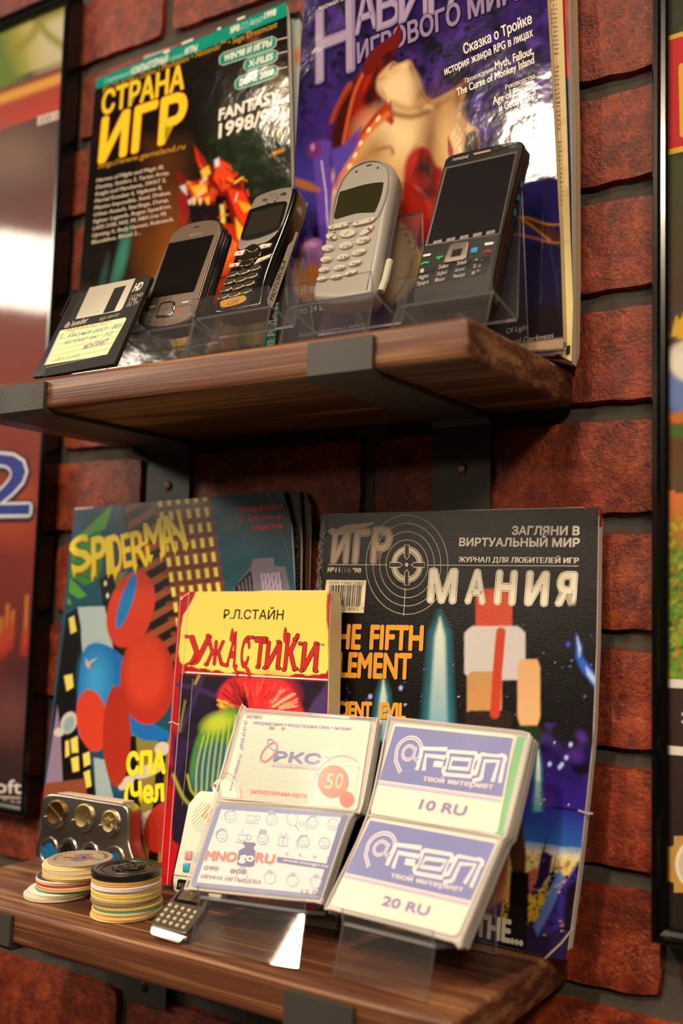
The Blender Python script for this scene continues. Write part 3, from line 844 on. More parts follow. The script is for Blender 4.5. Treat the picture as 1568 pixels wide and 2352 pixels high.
# grey-edged magazine showing behind its right edge ---------------------------
fg = Fr((-389.7, -31.0, ZU + 0.4), 0, 5.6, 0)
P = Paint('#9aa69c'); P.vgrad(-50, 45, '#181616', '#181616', slope=0.0); P.ell(683, 130, 6, 22, '#c0683a', 0.8)
book('magazine', 'magazine with pale grey cover mostly hidden behind the dragon cover magazine', 'magazine', fg,
     [(330, 128), (310, 420), (290, 700), (280, 860)], [(690, 24), (689, 180), (686, 300), (671, 430), (650, 640), (628, 780)], lambda A: None, P, 3.0, mat='print', pages='paper_white', back='#5c6a64', res=1.6)

# violet fantasy magazine --------------------------------------------------
fn = Fr((-190, -31.0, ZU + 0.4), 0, 0.6, 0)
P = Paint('#2c1a58')
P.noise(1.3, cols='#130a28', seed=4, lo=60, hi=200); P.noise(0.7, cols='#4a2888', seed=8, lo=50, hi=150); P.noise(1.2, cols='#0e0820', seed=14, lo=26, hi=80, box=(690, 60, 1240, 330))
P.vgrad(330, 700, '#2a2566', '#1f2350', 0.7, u0=1040); P.vgrad(560, 860, '#1f2044', '#30242a', 0.9, u0=900)
P.ell(760, 300, 60, 120, '#3a2478', 1.3, 20, 0.8); P.ell(720, 420, 60, 70, '#3a3690', 1.3, 0, 0.7); P.vgrad(640, 860, '#2a2350', '#26222e', 0.8, u1=800)
# red crest and helmet
P.poly([(835, 215), (770, 270), (757, 330), (762, 280), (800, 200), (850, 140), (905, 85), (912, 62), (918, 90), (905, 125), (870, 200), (858, 290), (845, 330), (790, 345), (788, 300)], '#5a120c', 10, sm=4)
P.poly([(800, 190), (770, 245), (758, 282), (772, 276), (786, 250), (796, 262), (812, 205)], '#a84018', 8, sm=4)
P.poly([(880, 110), (850, 150), (800, 210), (772, 262), (760, 330), (790, 345), (860, 280), (880, 215), (868, 190), (884, 150), (905, 130)], '#3a0e0a', 14, sm=4); P.poly([(845, 150), (822, 190), (800, 262), (790, 330), (806, 325), (846, 330), (862, 262), (866, 190), (878, 140)], '#84180e', 14, sm=4)
P.line([(838, 160), (815, 210), (800, 268), (788, 330)], 7, '#c8532a', 6, sm=4); P.ell(842, 275, 22, 30, '#b02a18', 1.1); P.ell(850, 220, 12, 26, '#300806', 1.0, 20); P.line([(870, 120), (858, 190), (850, 240)], 10, '#3a0a08', 10, sm=3)
P.line([(888, 112), (860, 150), (835, 205)], 6, '#a82a14', 8, sm=3)
# upturned head, throat, shoulders
skin = '#c99a62'
P.poly([(880, 225), (866, 205), (868, 178), (888, 152), (905, 142), (920, 150), (934, 138), (944, 142), (955, 170), (966, 205), (985, 228), (1010, 222), (1040, 205), (1068, 190), (1066, 225), (1056, 255), (1075, 285), (1098, 300), (1092, 380), (1020, 420), (940, 560), (760, 560), (745, 470), (790, 380), (830, 330), (870, 290), (905, 268), (900, 245)], skin, 7, sm=3)
P.poly([(920, 165), (940, 150), (958, 190), (970, 220), (940, 240), (905, 235), (885, 220), (880, 195)], '#e8c890', 18)
P.line([(872, 184), (882, 176), (888, 180)], 3, '#7a3a28', 4); P.line([(896, 158), (903, 147), (911, 150), (914, 144)], 4, '#6a3822', 5, sm=3); P.poly([(870, 200), (884, 212), (888, 228), (876, 220)], '#a87250', 8)
P.poly([(936, 140), (944, 142), (958, 178), (972, 216), (960, 224), (948, 190)], '#8a5c34', 14); P.line([(940, 150), (956, 190), (975, 228)], 3, '#4a2814', 6)
P.line([(905, 236), (930, 250), (965, 248)], 8, '#8c5e34', 12, sm=3); P.line([(985, 230), (980, 250), (1000, 245), (1030, 225)], 10, '#9c6c3c', 14, sm=3); P.ell(984, 248, 10, 8, '#f0d8a0', 1.2)
P.poly([(1040, 200), (1068, 188), (1064, 230), (1052, 262), (1074, 290), (1060, 330), (1030, 300), (1036, 250)], '#6a3c20', 26, 0.8)
P.ell(915, 310, 70, 52, '#ecd09a', 1.5); P.ell(990, 325, 26, 90, '#7a4c26', 1.5, 8, 0.85); P.ell(1038, 325, 30, 60, '#dcb47a', 1.4); P.ell(860, 345, 30, 40, '#8a5a30', 1.4, 30, 0.6); P.line([(905, 262), (945, 268), (984, 256)], 10, '#7a4e2a', 14, sm=3); P.ell(955, 205, 16, 40, '#8a5a34', 1.3, -18, 0.7); P.ell(915, 195, 34, 30, '#ecd0a0', 1.4); P.ell(925, 152, 14, 8, '#e8c490', 1.2, -20)
P.poly([(800, 330), (855, 300), (820, 350), (780, 420), (745, 480), (740, 440)], '#e8c088', 16); P.line([(862, 345), (895, 338), (902, 352)], 6, '#8a5a34', 10, sm=3); P.line([(820, 380), (860, 345)], 12, '#a87a44', 16)
P.poly([(1070, 305), (1098, 298), (1100, 340), (1085, 390), (1060, 380)], '#241612', 8)
# orange strap
P.poly([(900, 252), (905, 280), (898, 288), (870, 262), (835, 320), (795, 372), (765, 430), (750, 470), (748, 455), (780, 380), (820, 312), (865, 255), (880, 240), (884, 228), (890, 242), (898, 230)], '#a8391a', 6)
P.line([(890, 262), (850, 300), (812, 358), (770, 430)], 12, '#d8742c', 10, sm=3)
for u, v in ((868, 273), (847, 298), (828, 329), (815, 356), (802, 382)): P.ell(u, v, 4, 7, '#f0dcb0', 0.6, 30)
# red armour
P.poly([(928, 405), (940, 360), (965, 338), (985, 345), (1000, 380), (1020, 400), (1010, 520), (960, 560), (920, 540)], '#8c1a14', 10, sm=3)
P.ell(975, 395, 22, 40, '#34100e', 1.1, -15); P.ell(945, 370, 12, 30, '#a82a1c', 1.2, 20); P.ell(960, 470, 40, 50, '#b0281c', 1.3); P.ell(985, 440, 20, 18, '#5a1610', 1.1)
P.poly([(1028, 312), (1040, 340), (1042, 372), (1034, 380), (1028, 350)], '#8c1c1c', 4)
P.poly([(1055, 205), (1062, 192), (1060, 182), (1068, 185), (1072, 178), (1072, 205), (1066, 215)], '#6a1a10', 5)
# purple dagger and jar on the left
P.poly([(716, 335), (740, 320), (760, 325), (756, 370), (765, 425), (760, 480), (750, 560), (735, 560), (728, 470), (722, 390)], '#5a3ea0', 8); P.line([(738, 370), (748, 440), (752, 520)], 4, '#b9a8e0', 4); P.ell(722, 345, 15, 20, '#6a2a6a', 0.7, 15); P.ell(718, 338, 5, 8, '#b078b0', 0.9)
P.poly([(760, 345), (785, 335), (830, 290), (815, 345), (780, 400), (770, 430)], '#5640a0', 10); P.poly([(676, 408), (712, 418), (736, 434), (735, 442), (700, 436), (676, 425)], '#9a5a30', 8)
P.poly([(700, 560), (735, 555), (740, 640), (716, 690), (680, 670), (678, 610), (690, 585)], '#d08030', 12, sm=3); P.poly([(705, 556), (738, 552), (742, 600), (730, 615), (718, 600), (704, 618), (692, 600)], '#a070b0', 8, sm=3); P.ell(715, 562, 14, 7, '#c890c8', 0.6)
# pale round shield at the middle, gauntlet
P.ell(900, 600, 60, 90, '#a08868', 0.2); P.ell(895, 600, 50, 84, '#c0a880', 0.5); P.line([(930, 540), (945, 590), (930, 650), (900, 690)], 4, '#7a6448', 4, sm=3)
for k in range(4): P.ell(932 + 8 * k, 538 + 16 * k, 14, 9, '#b89870', 0.5, 40); P.ell(934 + 8 * k, 541 + 16 * k, 6, 3, '#5a4430', 0.6, 40)
P.ell(965, 610, 16, 40, '#a8885c', 0.6, 10)
# coppery cable, floor
P.line([(1170, 505), (1220, 512), (1260, 535), (1292, 555)], 26, '#4a2c24', 8, sm=3); P.line([(1165, 498), (1210, 500), (1255, 515), (1295, 515)], 4, '#b8782c', 4, sm=3); P.line([(1165, 535), (1220, 545), (1262, 556), (1295, 558)], 5, '#a8682a', 4, sm=3); P.line([(1195, 500), (1235, 530), (1262, 552)], 4, '#c0802c', 3)
P.vgrad(700, 800, '#2a2226', '#241c1c', 0.85, u0=1020); P.poly([(1185, 790), (1300, 775), (1300, 800), (1200, 806)], '#b89a80', 6)


def art_navig(A):
    vio = '#93809f'
    for s, x0, x1, yb0, h in (('Н', 727, 812, 190, 165), ('А', 815, 866, 80, 100), ('В', 866, 920, 70, 102), ('И', 917, 985, 53, 100), ('Г', 985, 1032, 35, 100), ('А', 1028, 1090, 20, 100)):
        A.text(s, (x0, yb0), (x1, yb0 - (x1 - x0) * 0.36), h, vio, 0.02, out=(0.02, '#4a3a70'), shadow=(0.8, -0.8, '#1a0f38', 0.04))
        A.text(s, (x0 + 1, yb0 - 3), (x1 - 3, yb0 - 3 - (x1 - x0) * 0.36), h - 8, '#a796b4', -0.015)
    A.text('ИГРОВОГО МИРА', (822, 145), (1216, -12), 46, vio, 0.03, out=(0.025, '#3a2a60'), shadow=(0.5, -0.5, '#1a0f38', 0.03))
    A.poly([(832, 165), (850, 120), (905, 78), (914, 55), (922, 75), (915, 110), (890, 122), (868, 142), (850, 170)], '#6a160e', sm=3)
    A.text('журнал компьютерных игр', (731, 25), (905, -45), 11, '#e0d8c8', 0.01)
    W_ = '#eee6d8'
    for s, p0, p1, h in (('Сказка о Тройке', (1066, 125), (1222, 53), 24), ('история жанра RPG в лицах', (1022, 173), (1224, 83), 19), ('Прохождения', (1069, 192), (1134, 163), 12), ('Myth, Fallout,', (1138, 161), (1226, 124), 20), ('The Curse of Monkey Island', (1050, 221), (1227, 145), 18), ('Руководства', (1161, 207), (1229, 180), 12), ('Age of Empires', (1133, 241), (1230, 202), 19), ('и Gettysburg!', (1147, 258), (1231, 224), 18)):
        A.text(s, p0, p1, h, W_, 0.03)
    A.text('Новые', (692, 676), (742, 668), 18, '#e0d8d0', 0.02); A.text('хвзг', (694, 696), (735, 690), 10, '#c8c0b8'); A.text('по 24 в', (688, 722), (742, 712), 15, '#d8d0c8', 0.01)
    A.text('Академика нитевых тизиклов', (686, 775), (850, 748), 9, '#b8b0a8')
    A.text('Of Light', (1162, 767), (1212, 757), 13, '#c0b4a4', 0.01, it=0.25); A.text('and Darkness', (1170, 792), (1270, 776), 13, '#b0a494', 0.01, it=0.25)


book('magazine', 'violet fantasy magazine with tall cracked letters and an upturned red-helmeted head, behind the phones', 'magazine', fn,
     [(703, -60), (697, 0), (686, 200), (675, 400), (664, 640), (652, 800), (650, 850)], [(1250, -110), (1256, 0), (1272, 280), (1286, 550), (1294, 812)], art_navig, P, 5.0, mat='print_gloss', pages='paper', back='#3a2c28', res=1.0, inset=(0.0, 0.0))
tn = bpy.data.objects['front_cover.002'].parent if 'front_cover.002' in bpy.data.objects else None
# the torn inner page that sticks out past the cover
A = Art(fn, -5.2)
Pp = Paint('#d8bf8c'); Pp.noise(0.4, cols='#c4a468', seed=5, lo=60, hi=200); Pp.ell(1300, 700, 30, 120, '#f0e0a0', 1.2)
A.grid([(1230, -100), (1236, 0), (1262, 500), (1275, 812)], [(1283, -115), (1291, 0), (1300, 250), (1309, 540), (1316, 700), (1312, 830)], Pp, 1.5)
A.skirt(-6.2, '#cdb27c')
rr = random.Random(3)
for i in range(84):
    v = -40 + i * 10.2
    if i % 17 in (0, 1): continue
    ue = 1276 + 0.030 * v; us = 1252 + 0.058 * v if v < 500 else 1280
    n_ = rr.randint(2, 4); A.text(''.join(rr.choice('абвгдежзиклмнопрстуы') for _ in range(n_)) + rr.choice(['-', '.', '', '']), (ue - n_ * 5.4 + 4, v + 4), (ue + 3, v + 1), 6, '#5a4a38', 0.005)
A.poly([(1302, 795), (1310, 793), (1309, 812), (1300, 815)], '#1c1612')
if tn is None: tn = [o for o in bpy.data.objects if o.get('label', '').startswith('violet')][0]
A.build('inner_page', MAT['print_matt'], tn)

# red and blue magazine behind it, pushed towards the wall
fb = Fr((-190, -23.5, ZU + 0.4), 0, 0.4, 0)
P = Paint('#b81a18'); P.vgrad(175, 620, '#20305c', '#1c2c54'); P.vgrad(620, 900, '#a01c1c', '#8a1c1a')
P.ell(1306, 80, 6, 60, '#7a0e10', 1.2); P.ell(1308, 10, 3, 40, '#e05030', 1.2)
book('magazine', 'magazine with red over blue cover peeping out at right behind the violet one', 'magazine', fb,
     [(980, -40), (975, 300), (970, 770)], [(1300, -115), (1304, 0), (1310, 300), (1314, 620), (1313, 834)], lambda A: None, P, 6.0, mat='print', pages='paper_white', back='#2a4a58', res=2.0, inset=(0, -0.2))
fb2 = Fr((-190, -15.5, ZU + 0.4), 0, 0.3, 0)
P = Paint('#c04038'); P.vgrad(290, 420, '#5a7a50', '#4a6a44'); P.vgrad(420, 900, '#8c8a50', '#a89c70')
book('magazine', 'last magazine against the bricks with olive cream page edges, right end of phone shelf', 'magazine', fb2,
     [(1000, -40), (1000, 300), (1000, 770)], [(1311, -120), (1314, 0), (1319, 300), (1321, 620), (1318, 836)], lambda A: None, P, 8.0, mat='print', pages='paper', back='#5a6a70', res=2.0, inset=(0, -0.4))
# ================================================================== upper shelf: floppy disk and phones
# floppy disk ------------------------------------------------------------
ff = Fr((-315.2, -126.0, ZU + 1.6), 0, 24, 0)
t = thing('floppy_disk', 'black floppy disk with handwritten cream label at the left of the phones', 'floppy disk', ff)
bl, tlp, trp, brp = ff.px(74, 866), ff.px(168, 672), ff.px(349, 630), ff.px(262, 830)
w_, h_ = float(np.hypot(*(trp - tlp))), float(np.hypot(*(tlp - bl)))
m = MB(); out = [ff.px(*p) for p in ((74, 866), (166, 680), (174, 671), (340, 632), (348, 636), (262, 836))]
m.prism(out, -3.0, 0, 0.5, 2); m.prism([ff.px(*p) for p in ((98, 866), (178, 692), (183, 676), (348, 637), (262, 836))], 0, 0.35, 0.15, 1); m.build('shell', plain('floppy_shell', '#1c1b1a', 0.45, bump=(1200, 0.3, 0.0002)), t)
m = MB(); m.prism([ff.px(*p) for p in ((175, 735), (208, 662), (313, 641), (283, 709), (276, 716))], 0.3, 0.9, 0.2, 2); m.build('shutter', plain('shutter_metal', '#cdc6b6', 0.4, metal=0.35), t)
A = Art(ff, 0.92)
A.poly([(236, 720), (263, 662), (290, 655), (262, 714)], '#171514')
A.ell(225, 716, 1.5, 1.5, '#8a8274')
m2 = A.build('shutter_window', MAT['print_matt'], t)
A = Art(ff, 0.4)
A.poly([(101, 839), (136, 763), (140, 759), (288, 729), (290, 733), (247, 812), (243, 815)], '#efe3ac')
A.poly([(101, 839), (136, 763), (140, 762), (106, 838)], '#b9b4d0')
for k in range(6): A.line([(138 - 6.2 * k, 778 + 13.2 * k), (281 - 6.6 * k, 747 + 13.2 * k)], 0.9, '#9a9a8c')
A.text('ЛИЦЕЙ КРАЕВЕД 05.01 •', (148, 764), (252, 744), 7, '#5a6a62', 0.0, it=0.2); A.text('Рисунок рост . 805', (155, 776), (275, 753), 9, '#3f9a90', 0.01, it=0.35)
A.text('математ мы    л/2', (146, 792), (254, 771), 9, '#4fa098', 0.0, it=0.35); A.text('МОНТРАКТ', (189, 803), (243, 790), 9, '#3a4c9a', 0.01, it=0.35); A.text('ПЕЧ. 2 2.03.', (124, 831), (182, 820), 7, '#9a9a94', 0, it=0.25)
A.text('С', (137, 779), (143, 777), 9, '#d87a6a', 0.03)
A.text('db boeder', (147, 754), (200, 741), 11, '#b8ae96', 0.02); A.text('high density', (227, 737), (273, 725), 7, '#a89f88', 0.0, it=0.2)
A.text('HD', (304, 670), (322, 665), 15, '#d8d0bc', 0.04, it=0.2); A.text('3.5"HD', (299, 687), (327, 680), 7, '#b9b09c'); A.text('2 MB', (294, 696), (313, 691), 7, '#b9b09c'); A.text('135 TPI', (290, 706), (315, 699), 7, '#b9b09c')
A.poly([(138, 726), (160, 678), (163, 678), (141, 726)], '#0c0b0b')
A.build('label', MAT['print_matt'], t)


def phone_stand(label, y, x0, x1, ledge, lip_h, back_top, back_y, name='phone_stand', dx=0.0, base=ZU, grp='clear acrylic phone stands', leg_y=None, ledge_d=17.0, ledge_drop=6.0, shelf_off=0.7, yaw=0):
    """bent clear sheet: sloping front, lip, ledge, back panel and rear leg. y = front foot, ledge = (y, z above shelf)."""
    cx = (x0 + x1) / 2; hw = (x1 - x0) / 2
    fr = Fr((cx, y, base + shelf_off), yaw); t = thing(name, label, 'phone stand' if name == 'phone_stand' else 'card stand', fr, grp)
    c = lambda yy: -(yy - y)
    lf = (ledge[1], c(ledge[0]))
    sheet_strip((0, 0), lf, 2.0, -hw, hw, 'front_panel', t, -hw + dx, hw + dx)
    sheet_strip((lf[0] + 0.4, lf[1] + 0.2), (lf[0] + lip_h, lf[1] + 0.6), 1.8, -hw + dx, hw + dx, 'lip', t, -hw + dx * 1.2, hw + dx * 1.2)
    lb = (lf[0] - ledge_drop, lf[1] - ledge_d)
    sheet_strip((lf[0] + 0.2, lf[1] - 1.2), lb, 2.0, -hw + dx, hw + dx, 'ledge', t)
    bt = (back_top, c(back_y))
    sheet_strip((lb[0] + 1.2, lb[1] - 0.6), bt, 2.0, -hw + dx, hw + dx, 'back_panel', t, -hw * 0.9 + dx * 2, hw * 0.9 + dx * 2)
    lg = (0, c(leg_y if leg_y is not None else back_y + 28))
    sheet_strip((bt[0] - 0.6, bt[1] - 1.2), lg, 2.0, -hw * 0.9 + dx * 2, hw * 0.9 + dx * 2, 'rear_leg', t, -hw * 0.8 + dx, hw * 0.8 + dx)
    return t


phone_stand('clear acrylic stand holding the bronze slider phone', -116, -268, -204.5, (-100.5, 29), 12, 72, -60.5, dx=-6.5, leg_y=-46, ledge_d=23)
phone_stand('clear acrylic stand holding the black phone with the white side stripe', -116, -201.5, -143, (-102, 31), 12, 74, -61, dx=-6.5, leg_y=-46, ledge_d=22)
phone_stand('clear acrylic stand holding the pale grey oval phone', -115, -131.5, -73, (-101, 29), 12, 98, -39, dx=-6, leg_y=-36, ledge_d=29, ledge_drop=9)
phone_stand('clear acrylic stand holding the black wide screen phone at the shelf end', -110, -62.5, -5.5, (-93.5, 22), 15, 100, -46, dx=-5, leg_y=-37, ledge_d=29, ledge_drop=7)


def oput(fr, pts): return [fr.px(*p) for p in pts]


# bronze slider ------------------------------------------------------------
f1 = Fr((-262.8, -96.5, 358.0), 3, 21, 0)
t = thing('mobile_phone', 'bronze slider phone with big dark screen and square navigation key', 'mobile phone', f1, 'old mobile phones on stands')
out = spline(oput(f1, [(322, 745), (315, 727), (340, 662), (383, 558), (398, 532), (428, 513), (470, 503), (499, 504), (509, 518), (501, 546), (471, 640), (450, 706), (440, 728), (414, 744), (363, 754)]), 6)
bronze = plain('bronze_plastic', '#75655a', 0.36, metal=0.35); m = MB(); pillow(m, out, -6.0, -0.6, 1.4, 0.6); m.build('slider', plain('slider_rim', '#4a3c35', 0.22, metal=0.6), t)
m = MB(); pillow(m, inset(resample(out, 120), -0.2), -13.5, -6.4, 1.0, 2.6); m.build('lower_body', plain('phone_dark_body', '#1d1918', 0.2, coat=0.4), t)
m = MB(); pillow(m, inset(resample(out, 120), 0.4), -7.1, -5.6, 0.5, 0.5); m.build('chrome_band', 'chrome', t)
m = MB(); pillow(m, inset(resample(out, 120), 1.3), -1.2, 0.0, 0.5, 0.1); m.build('faceplate', bronze, t)
m = MB(); m.prism(oput(f1, [(344, 686), (388, 559), (492, 539), (445, 670)]), -0.3, 0.14, 0.08, 1); m.build('screen', plain('phone_screen', '#14100e', 0.09, spec=0.6), t)
A = Art(f1, 0.05); A.poly([(443, 523), (448, 520), (458, 518), (457, 521), (447, 524)], '#120f0e'); A.text('NOKIA', (434, 544), (462, 538), 6, '#8f8072', 0.01)
A.line([(343, 706), (357, 703)], 2.2, '#e6dcd0'); A.line([(418, 695), (433, 692)], 2.2, '#e6dcd0')
A.text('(', (335, 724), (339, 727), 5, '#2f9a54', 0.03); A.line([(336, 724), (348, 722)], 2, '#2f9a54'); A.line([(406, 714), (420, 712)], 2, '#c0342c'); A.ring(413, 713, 3, 4, 1.4, '#c0342c')
A.build('printed_marks', MAT['print_matt'], t)
nk = spline(oput(f1, [(359, 722), (366, 704), (374, 696), (396, 692), (404, 698), (400, 716), (390, 728), (364, 731), (357, 729)]), 5)
m = MB(); pillow(m, nk, -0.2, 0.9, 0.8, 0.1, n=48); k_ = m.build('navigation_key', 'chrome', t)
m = MB(); pillow(m, inset(resample(nk, 48), 1.5), 0.2, 0.95, 0.3, 0.1, n=48); m.build('key_cap', bronze, k_)

# black phone with white stripe -------------------------------------------
f2 = Fr((-196.4, -97.0, 357.4), 2, 22, 0)
t = thing('mobile_phone', 'black phone with silver faceplate, chrome keys and a white side stripe', 'mobile phone', f2, 'old mobile phones on stands')
out = spline(oput(f2, [(489, 712), (508, 664), (528, 610), (552, 545), (572, 482), (583, 458), (596, 446), (630, 434), (668, 428), (680, 431), (680, 446), (668, 486), (648, 540), (628, 590), (611, 640), (602, 690), (594, 704), (560, 712), (520, 720), (496, 720)]), 5)
m = MB(); pillow(m, out, -15.5, 0, 3.0, 4.0); m.build('body', plain('slim_phone_black', '#0c0b0b', 0.16, coat=0.5), t)
face = spline(oput(f2, [(583, 462), (596, 450), (630, 437), (664, 431), (671, 436), (666, 462), (652, 508), (640, 530), (618, 553), (594, 562), (568, 570), (552, 574), (547, 566), (552, 546), (570, 496)]), 5)
m = MB(); pillow(m, face, -0.8, 0.5, 0.6, 0.1); m.build('faceplate', plain('slim_phone_silver', '#8b837a', 0.42, metal=0.4, bump=(700, 0.4, 0.0003)), t)
scr = spline(oput(f2, [(572, 488), (578, 482), (620, 469), (652, 464), (660, 467), (658, 480), (646, 520), (632, 534), (590, 550), (562, 554), (554, 548), (560, 524)]), 5)
m = MB(); pillow(m, scr, 0.2, 0.8, 0.3, 0.1); m.build('screen_surround', 'black_plastic', t)
m = MB(); m.prism(oput(f2, [(562, 545), (580, 490), (654, 471), (640, 520), (620, 531)]), 0.5, 0.9, 0.1, 1); m.build('screen', plain('slim_phone_lcd', '#2c2820', 0.12), t)
A = Art(f2, 0.56)
A.ell(608, 459, 7, 3.6, '#4a3c28', -14); A.ell(650, 446, 8, 3.8, '#4a3c28', -14); A.ell(653, 445, 4, 2.4, '#15100c', -14)
A.ring(629, 456, 10, 12, 1.2, '#5f584e', t0=190, t1=370); A.text('M', (622, 460), (636, 457), 9, '#6b645a', 0.0); A.ell(615, 467, 2.4, 2.6, '#3a332c'); A.ell(631, 462, 2.4, 2.6, '#3a332c')
A.build('printed_marks', MAT['print_matt'], t)
m = MB()
for q in ([(538, 590), (542, 580), (566, 574), (558, 588)], [(596, 566), (606, 562), (626, 560), (620, 569), (600, 574)]): m.prism(oput(f2, q), -0.3, 1.0, 0.25, 1)
for q in ([(528, 617), (528, 608), (554, 604), (553, 612)], [(584, 610), (594, 596), (626, 584), (620, 593)]): m.prism(oput(f2, q), -0.3, 1.0, 0.25, 1)
m.build('soft_keys', plain('soft_key_white', '#c9c1b4', 0.3), t)
A = Art(f2, 1.02); A.line([(536, 612), (543, 608)], 2, '#c03a30'); A.line([(537, 606), (542, 613)], 1.4, '#c03a30'); A.line([(598, 598), (603, 595)], 2, '#3a9a50'); A.ell(550, 581, 1.2, 1.4, '#222222'); A.ell(608, 566, 1.2, 1.4, '#222222'); A.build('key_print', MAT['print_matt'], t)
m = MB()
for q in ([(565, 574), (583, 563), (595, 566), (594, 578), (580, 584), (570, 580)], [(548, 600), (566, 584), (586, 582), (600, 578), (604, 584), (592, 598), (570, 604), (552, 604)], [(552, 608), (570, 602), (586, 602), (578, 612), (562, 617), (553, 614)]): pillow(m, spline(oput(f2, q), 4), -0.3, 1.7, 1.0, 0.1, n=40)
m.build('navigation_key', plain('smoked_chrome', '#6a5f50', 0.1, metal=0.9), t)
m = MB()
for r_ in range(4):
    for c_ in range(3):
        u = 524 - 7 * r_ + c_ * 26; v = 633 + 17 * r_ - c_ * (7 - 0.3 * r_) + (1.6 if c_ == 1 else 0)
        pillow(m, spline(oput(f2, [(u - 2, v + 6), (u, v - 3), (u + 12, v - 8), (u + 24, v - 9), (u + 23, v - 1), (u + 10, v + 5)]), 4), -0.3, 1.2, 0.8, 0.1, n=36)
m.build('keypad', plain('key_chrome', '#a89c88', 0.13, metal=0.9), t)
m = MB(); pillow(m, spline(oput(f2, [(508, 706), (507, 696), (514, 691), (540, 684), (560, 680), (566, 684), (564, 692), (550, 700), (518, 708)]), 5), -0.3, 0.9, 0.5, 0.1); m.build('badge', plain('badge_amber', '#b8862c', 0.3), t)
A = Art(f2, 0.92); A.text('C350', (520, 701), (546, 694), 8, '#4a3610', 0.0, it=0.2); A.build('badge_text', MAT['print_matt'], t)
rt = [f2.px(*p) for p in ((680, 440), (648, 540), (611, 640), (602, 692))]
ra = lambda b: float(np.interp(b, [rt[3][1], rt[2][1], rt[1][1], rt[0][1]], [rt[3][0], rt[2][0], rt[1][0], rt[0][0]]))
b0, b1 = rt[3][1] + 1, rt[0][1] + 1
tl_ = math.degrees(math.atan2(ra(b1) - ra(b0), b1 - b0)); fsd = side_frame(f2, ra(b0) + 0.45, b0, 0, tl_)
L_ = (b1 - b0) / math.cos(math.radians(tl_)); A = Art(fsd)
A.poly([(0.5, -4.5), (3, -3.0), (L_ * 0.42, -6.0), (L_ * 0.55, -6.5), (L_ * 0.62, -9.0), (L_ * 0.97, -10.5), (L_, -12.0), (L_ * 0.95, -12.6), (L_ * 0.6, -11.4), (4, -9.6), (0.5, -8.5)], '#d8d0be', local=True)
A.text('MOTOROLA', (5, -8.2), (L_ * 0.42, -9.0), 3.4, '#26221e', 0.015, local=True)
for k in range(9): A.ell(L_ * random.uniform(0.6, 0.98), -11.3 + random.uniform(-.5, .3), random.uniform(.4, 1.6), .4, '#3a342c', local=True)
so = A.build('side_stripe', MAT['print_matt'], t); so.matrix_parent_inverse = Matrix.Identity(4); so.matrix_local = f2.mat().inverted() @ fsd.mat()

# pale grey oval phone -----------------------------------------------------
f3 = Fr((-127.4, -92.0, 359.2), 7, 23, 0)
t = thing('mobile_phone', 'pale grey phone with oval keys, olive display and rounded top', 'mobile phone', f3, 'old mobile phones on stands')
out = spline(oput(f3, [(717, 679), (714, 662), (726, 622), (738, 568), (748, 516), (757, 472), (770, 428), (786, 398), (810, 377), (842, 366), (874, 363), (896, 372), (907, 398), (903, 430), (893, 484), (882, 548), (870, 610), (860, 658), (852, 676), (820, 684), (765, 690), (730, 686)]), 5)
grey = plain('pale_grey_plastic', '#969189', 0.42, metal=0.1)
m = MB(); pillow(m, out, -16, 0, 5.0, 6.0, seg=7, n=120); m.build('body', grey, t)
m = MB(); P_ = inset(resample(out, 120), 3.4); P_ = [p for p in P_ if p[1] > f3.px(750, 560)[1]]
ov = spline(oput(f3, [(768, 536), (762, 510), (766, 470), (778, 430), (794, 402), (816, 382), (842, 371), (866, 370), (884, 380), (891, 404), (888, 440), (878, 476), (866, 500), (852, 510)]), 5, False)
m.tube([(p[0], p[1], 0.1) for p in ov], 0.7, 8); m.build('face_ridge', plain('grey_ridge', '#8a8478', 0.5), t)
m = MB(); m.prism(spline(oput(f3, [(767, 502), (774, 466), (780, 442), (790, 438), (838, 424), (876, 419), (880, 424), (874, 454), (862, 484), (856, 488), (820, 490), (790, 498)]), 3), -0.6, 0.12, 0.1, 1); m.build('display', plain('olive_lcd', '#2d2a18', 0.12, spec=0.6), t)
A = Art(f3, 0.18); A.poly([(840, 380), (852, 377), (854, 379), (842, 382)], '#171411'); A.ell(818, 394, 2, 3, '#2a2622', 30); A.ell(867, 385, 2, 3, '#2a2622', 20)
A.line([(797, 515), (812, 510)], 1.2, '#6a655e'); A.build('printed_marks', MAT['print_matt'], t)
cream = plain('cream_key', '#b9b1a0', 0.32)
m = MB(); kd = Art(f3, 1.55)
def okey(u, v, ru, rv, rot, lbl=None, h=1.5):
    r = math.radians(rot); pillow(m, oput(f3, [(u + ru * math.cos(a) * math.cos(r) - rv * math.sin(a) * math.sin(r), v + ru * math.cos(a) * math.sin(r) + rv * math.sin(a) * math.cos(r)) for a in np.linspace(0, 2 * math.pi, 28, endpoint=False)]), -0.4, h, 0.9, 0.1, n=36, seg=3)
    if lbl: kd.text(lbl, (u - ru * .5, v + rv * .35), (u + ru * .5, v + rv * .35 - ru * 0.16), rv * .8, '#4a4236', 0.01)
for r_ in range(4):
    v0 = (572, 598, 622, 643)[r_]; u0 = (754, 750, 745, 740)[r_]
    for c_, lb in enumerate((('1 oo', '2 abc', '3 def'), ('4 ghi', '5 jkl', '6 mno'), ('7 pqrs', '8 tuv', '9 wxyz'), ('* ^', '0 +', '# -'))[r_]):
        du = (0, 41, 80)[c_] - r_ * (0, 2.4, 4.5)[c_]; dv = (0, -6, -18)[c_] + r_ * (0, .4, 1.2)[c_]
        okey(u0 + du, v0 + dv, 14.5 + c_ * 1.8 - r_ * .8, 8.0 - r_ * .9, -8 - 5 * c_, lb)
